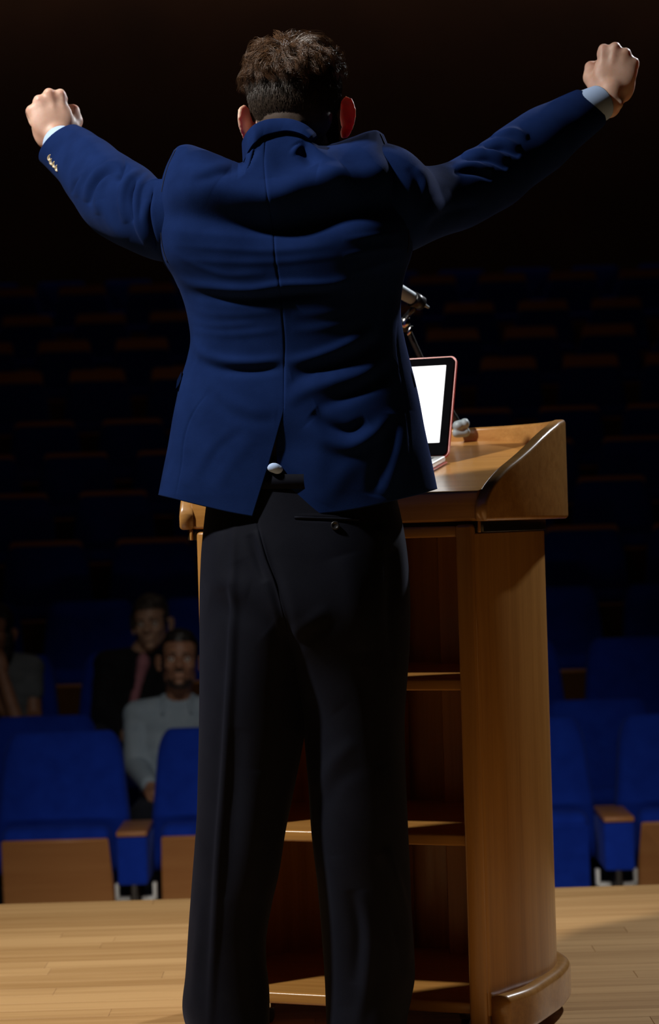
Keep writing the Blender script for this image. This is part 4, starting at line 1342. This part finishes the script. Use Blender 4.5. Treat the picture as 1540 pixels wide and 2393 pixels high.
# wavy top in locks
NL = 270
D = RNG.normal(size=(6000, 3)); D /= np.linalg.norm(D, axis=1)[:, None]
S = scalp(D)
ok = (S[:, 2] > 0.070 + 0.010 * np.abs(np.sin(S[:, 0] * 40))) & ~((S[:, 1] > 0.06) & (S[:, 2] < 0.085))
LD = D[ok][:NL]
whorl = np.array([-0.10, -0.35, 1.0]); whorl /= np.linalg.norm(whorl)
PT, mseg = [], 11
for i, dl in enumerate(LD):
    s0 = scalp(dl)
    n0 = (s0 - HC) / HR ** 2; n0 /= np.linalg.norm(n0)
    away = dl - whorl * (dl @ whorl)
    away = away / (np.linalg.norm(away) + 1e-6)
    away = away + np.array([0.25 * math.sin(s0[0] * 55 + s0[2] * 30), 0, 0]) + RNG.normal(size=3) * 0.35 + np.array([0, 0.0, 0.25])
    away -= n0 * (away @ n0); away /= np.linalg.norm(away)
    side = np.cross(n0, away)
    hi = s0[2] > 0.095
    Lk = RNG.uniform(0.036, 0.058) if hi else RNG.uniform(0.024, 0.036)
    lift = RNG.uniform(0.010, 0.024) * (1.1 if hi else 0.85)
    ph, wv = RNG.uniform(0, 6.28), RNG.uniform(0.005, 0.012)
    tt = np.linspace(0, 1, mseg)
    guide = []
    for q in tt:
        p = s0 + away * Lk * q + side * wv * math.sin(ph + q * 5.0) * q
        dd = (p - HC) / HR
        p = HC + dd / np.linalg.norm(dd) * HR           # carried over the skull
        h_ = lift * (math.sin(min(1, q * 1.5) * math.pi / 2)) - 0.010 * max(0, q - 0.6) + 0.003 * math.sin(ph * 2 + q * 7)
        guide.append(p + (p - HC) / np.linalg.norm(p - HC) * (0.003 + h_))
    guide = np.array(guide)
    m = 44
    rr = RNG.normal(size=(m, 3)) * 0.0056
    spread = (1 - 0.62 * tt ** 0.8)[None, :, None]
    jit = np.cumsum(RNG.normal(size=(m, mseg, 3)) * 0.0005, 1)
    PT.append(guide[None] + rr[:, None] * spread + jit)
PT = np.concatenate(PT)
strands(None, PT, 0.00034, 'wavy_top_hair', M['hair'])

# ------------------------------------------------------------------ the audience
M['skin_warm'] = m_skin('skin_warm', (0.30, 0.145, 0.085), (0.38, 0.19, 0.115), 0.15, 0.006)
M['skin_pale'] = m_skin('skin_pale', (0.38, 0.22, 0.145), (0.46, 0.28, 0.19), 0.15, 0.006)
M['black_hair'] = m_plain('black_hair', (0.012, 0.009, 0.008), 0.5, 0, 0.4, 120)
M['beard'] = m_plain('short_dark_beard', (0.045, 0.026, 0.018), 0.7, 0, 0.5, 160)
M['grey_hair'] = m_plain('brown_grey_hair', (0.045, 0.035, 0.028), 0.5, 0, 0.4, 120)
M['pale_shirt'] = m_fabric('pale_shirt', (0.26, 0.34, 0.43), (0.34, 0.42, 0.50), 0.85, 700, 0.2, 0.05)
M['blazer'] = m_fabric('black_blazer', (0.006, 0.006, 0.008), None, 0.85, 700, 0.2, 0.05)
M['pink_shirt'] = m_fabric('pink_shirt', (0.40, 0.16, 0.20), (0.46, 0.20, 0.24), 0.85, 700, 0.2, 0.05)
M['grey_top'] = m_fabric('grey_top', (0.10, 0.115, 0.13), (0.14, 0.16, 0.18), 0.9, 500, 0.3, 0.05)
M['jeans'] = m_fabric('dark_trousers', (0.012, 0.014, 0.022), None, 0.9, 500, 0.3, 0.05)
M['eye_white'] = m_plain('eye_white', (0.7, 0.68, 0.64), 0.2, 0, 0.02)
M['iris'] = m_plain('dark_iris', (0.03, 0.018, 0.012), 0.15, 0, 0.1)

def put_vf(name, parts, mat, parent, org, voxel=None, smooth=2):
    me = fuse(parts, voxel, smooth, name) if voxel else mk_mesh(name, *join_vf(parts))
    return put(name, me, mat, parent, org)

def audience(seat, head, head_d, tilt, skin, label, shoulders, arms, top, top_mat, extra_skin=()):
    """seat = (x, y, z) of the chair; head = photo point between the ears"""
    sx, sy, sz = seat
    org = np.array([sx, sy - 0.2, sz])
    root = empty('person', org)
    tag(root, label, 'person')
    HO = P(head[0], head[1], head_d)
    R = np.array((Euler(tilt).to_matrix() @ Matrix.Rotation(math.pi, 3, 'Z')))
    SL, SRr = shoulders
    mid = (SL + SRr) / 2
    hip = np.array([sx, sy - 0.17, sz + 0.59])
    parts = xf(head_parts(), R, HO)
    parts += chain([HO + R @ np.array([0, -0.02, -0.05]), mid + np.array([0, 0.0, 0.045]), mid + np.array([0, 0, -0.02])], [0.054, 0.052, 0.07], 16)
    parts += chain([SL, mid, SRr], [0.055, 0.075, 0.055], 16)
    t = np.linspace(0, 1, 6)
    for q, rx in zip(t, (0.155, 0.165, 0.16, 0.15, 0.15, 0.155)):
        parts.append(ell(mid * (1 - q) + hip * q + np.array([0, 0, -0.05 * (1 - q)]), (rx, 0.10, 0.10)))
    for a in arms:
        parts += chain(a, [0.043, 0.036, 0.026], 14)
        f = a[2] - a[1]; f /= np.linalg.norm(f)
        parts += hand_parts(a[2] + f * 0.01, f, (0.1, -0.9, 0.5), 1 if a[0][0] > mid[0] else -1, 0.75, 0.92)
    for s in (-1, 1):
        k = np.array([sx + s * 0.11, sy - 0.56, sz + 0.585])
        an = np.array([sx + s * 0.11, sy - 0.50, sz + 0.09])
        parts += chain([hip + (s * 0.085, 0, -0.01), k, an], [0.075, 0.055, 0.038], 14)
        parts += [ell(an + (0, -0.06, -0.045), (0.042, 0.11, 0.04))]
    me = fuse(parts, 0.0052, 2, 'body')
    set_v(me, eye_dent(get_v(me), R, HO))
    put('body', me, skin, root, org)
    for s in (-1, 1):
        c = HO + R @ np.array([s * 0.031, 0.0705, 0.006])
        e = put_vf('eye', [ell(c, (0.0115, 0.0115, 0.0115))], M['eye_white'], root, org)
        put_vf('iris', [ell(HO + R @ np.array([s * 0.031, 0.0785, 0.007]), (0.0062, 0.0045, 0.0062))], M['iris'], e, org)
    # trousers and shoes
    tr = [ell(hip + (0, 0, -0.01), (0.17, 0.13, 0.10))]
    for s in (-1, 1):
        k = np.array([sx + s * 0.11, sy - 0.56, sz + 0.585])
        an = np.array([sx + s * 0.11, sy - 0.50, sz + 0.12])
        tr += chain([hip + (s * 0.085, 0, -0.01), k, an], [0.088, 0.068, 0.055], 14)
        put_vf('shoe', [ell((sx + s * 0.11, sy - 0.56, sz + 0.045), (0.05, 0.135, 0.044))], M['black_leather'], root, org)
    put_vf('trousers', tr, M['jeans'], root, org, 0.008, 3)
    # upper garment
    cl = chain([SL, mid + (0, 0, 0.004), SRr], [0.064, 0.082, 0.064], 16)
    for q, rx in zip(t, (0.168, 0.178, 0.173, 0.164, 0.164, 0.168)):
        cl.append(ell(mid * (1 - q) + hip * q + np.array([0, 0, -0.05 * (1 - q)]), (rx, 0.112, 0.10)))
    for a in arms:
        if top == 'short':
            cl.append(cap(a[0], a[0] * 0.55 + a[1] * 0.45, 0.058, 0.054))
        else:
            w = a[2] * 0.93 + a[1] * 0.07
            cl += chain([a[0], a[1], w], [0.060, 0.052, 0.040], 14)
    me = fuse(cl, 0.007, 3, 'garment')
    v = get_v(me)
    set_v(me, v + sm_noise(v, (22, 22, 9), 0.006, 4)[:, None] * np.array([0.4, -1, 0.2]))
    return root, R, HO, org, mid, me

def brows(root, R, HO, org, mat):
    for s in (-1, 1):
        put_vf('eyebrow', chain([HO + R @ np.array(p) for p in ((s * 0.047, 0.079, 0.024), (s * 0.032, 0.0885, 0.031), (s * 0.014, 0.091, 0.027))], [0.0026, 0.0038, 0.0036], 8), mat, root, org)

def hair_from(root, R, HO, org, mat, parts, cut, rough=0.004):
    me = fuse(xf(parts, R, HO), 0.005, 2, 'hair')
    v = get_v(me)
    set_v(me, v + sm_noise(v, (70, 70, 70), rough, 6)[:, None] * np.array([1, -1, 1]))
    bm = bmesh.new(); bm.from_mesh(me)
    iR = np.array(R).T
    kill = []
    for vv in bm.verts:
        l = iR @ (np.array(vv.co) - HO)
        if cut(l): kill.append(vv)
    bmesh.ops.delete(bm, geom=kill, context='VERTS')
    bm.to_mesh(me); bm.free()
    return put('hair', me, mat, root, org)

def find_seat(r, px):
    return min((v for (rr, k), v in SEATS.items() if rr == r), key=lambda v: abs(proj(np.array([v[0], v[1], v[2] + 0.95]))[0] - px))

# the bearded man in the pale shirt
D3 = 9.17
seat = find_seat(1, 421)
root, R, HO, org, mid, top_me = audience(seat, (420, 1546), D3, (-0.10, 0.03, 0.04), M['skin_warm'],
    'bearded man in a pale shirt sitting in the second row, looking up at the speaker',
    (P(322, 1672, D3 + 0.05), P(512, 1668, D3 + 0.05)),
    [(P(322, 1676, D3 + 0.05), P(318, 1790, D3 - 0.02), P(350, 1835, D3 - 0.25)), (P(512, 1672, D3 + 0.05), P(530, 1800, D3 - 0.02), P(490, 1845, D3 - 0.25))], 'long', None)
top = put('shirt', top_me, M['pale_shirt'], root, org)
for s in (-1, 1):
    c0 = mid + np.array([0, 0.03, 0.075])
    put_vf('collar_wing', chain([c0 + (s * 0.02, 0.03, 0.01), c0 + (s * 0.060, -0.03, 0.0), c0 + (s * 0.052, -0.085, -0.022), c0 + (s * 0.058, -0.115, -0.060)], [0.009, 0.012, 0.013, 0.008], 10), M['pale_shirt'], top, org, 0.004, 2)
brows(root, R, HO, org, M['black_hair'])
put_vf('beard', xf([ell((0, 0.027, -0.080), (0.0515, 0.0535, 0.034)), ell((0, 0.066, -0.097), (0.026, 0.021, 0.017)), ell((-0.053, 0.000, -0.055), (0.0140, 0.030, 0.032)), ell((0.053, 0.000, -0.055), (0.0140, 0.030, 0.032)),
    cap((-0.020, 0.085, -0.043), (0.020, 0.085, -0.043), 0.006, 0.006)], R, HO), M['beard'], root, org, 0.004, 1)
hair_from(root, R, HO, org, M['black_hair'], [ell((0, -0.012, 0.046), (0.0795, 0.099, 0.088)), ell((0, 0.02, 0.095), (0.062, 0.06, 0.040))], lambda l: (l[1] > 0.045 and l[2] < 0.078) or l[2] < -0.03 or (abs(l[0]) > 0.05 and l[2] < 0.0))

# the person in the dark blazer
D2 = 10.08
seat = find_seat(2, 297)
root, R, HO, org, mid, top_me = audience(seat, (353, 1460), D2, (0.0, -0.06, -0.12), M['skin_pale'],
    'short-haired person in a dark blazer and pink shirt sitting in the third row',
    (P(250, 1552, D2 + 0.05), P(405, 1556, D2 + 0.05)),
    [(P(250, 1556, D2 + 0.05), P(238, 1672, D2 - 0.05), P(290, 1712, D2 - 0.28)), (P(405, 1558, D2 + 0.05), P(418, 1652, D2 - 0.02), P(375, 1705, D2 - 0.28))], 'long', None)
top = put('blazer', top_me, M['blazer'], root, org)
hip = np.array([seat[0], seat[1] - 0.17, seat[2] + 0.59])
sh = []
for q in np.linspace(0.02, 0.62, 7):
    c = mid * (1 - q) + hip * q
    sh.append(ell(c + np.array([0.022 - 0.02 * q, -0.040, 0.01]), (0.036 - 0.012 * q, 0.082, 0.055)))
put_vf('shirt_front', sh, M['pink_shirt'], root, org, 0.006, 3)
for s in (-1, 1):
    put_vf('lapel', chain([mid + (0.022 + s * 0.052, -0.05, 0.062), mid + (0.022 + s * 0.052, -0.112, -0.02), mid + (0.02 + s * 0.030, -0.122, -0.16)], [0.010, 0.017, 0.008], 10), M['blazer'], top, org, 0.005, 2)
brows(root, R, HO, org, M['grey_hair'])
hair_from(root, R, HO, org, M['grey_hair'], [ell((0, -0.014, 0.050), (0.082, 0.102, 0.090)), ell((-0.02, 0.03, 0.100), (0.058, 0.05, 0.036)), ell((0.078, -0.02, 0.02), (0.018, 0.05, 0.045))], lambda l: (l[1] > 0.042 and l[2] < 0.070) or l[2] < -0.045 or (abs(l[0]) > 0.05 and l[2] < -0.005 and l[1] > -0.02), 0.006)

# the woman in the grey top at the left edge
seat = find_seat(2, -2)
root, R, HO, org, mid, top_me = audience(seat, (-14, 1480), D2, (0.0, 0.08, -0.15), M['skin_warm'],
    'dark-haired woman in a grey short-sleeved top at the left edge, third row',
    (P(-75, 1565, D2 + 0.05), P(72, 1562, D2 + 0.05)),
    [(P(-75, 1568, D2 + 0.05), P(40, 1690, D2 - 0.22), P(6, 1580, D2 - 0.20)), (P(72, 1566, D2 + 0.05), P(80, 1680, D2 - 0.02), P(52, 1690, D2 - 0.22))], 'short', None)
put('grey_top', top_me, M['grey_top'], root, org)
brows(root, R, HO, org, M['black_hair'])
hair_from(root, R, HO, org, M['black_hair'], [ell((0, -0.016, 0.046), (0.084, 0.103, 0.092)), ell((0, -0.05, -0.06), (0.085, 0.055, 0.11)), ell((-0.07, 0.0, -0.06), (0.022, 0.04, 0.10)), ell((0.07, 0.0, -0.06), (0.022, 0.04, 0.10))], lambda l: (l[1] > 0.048 and l[2] < 0.072), 0.005)
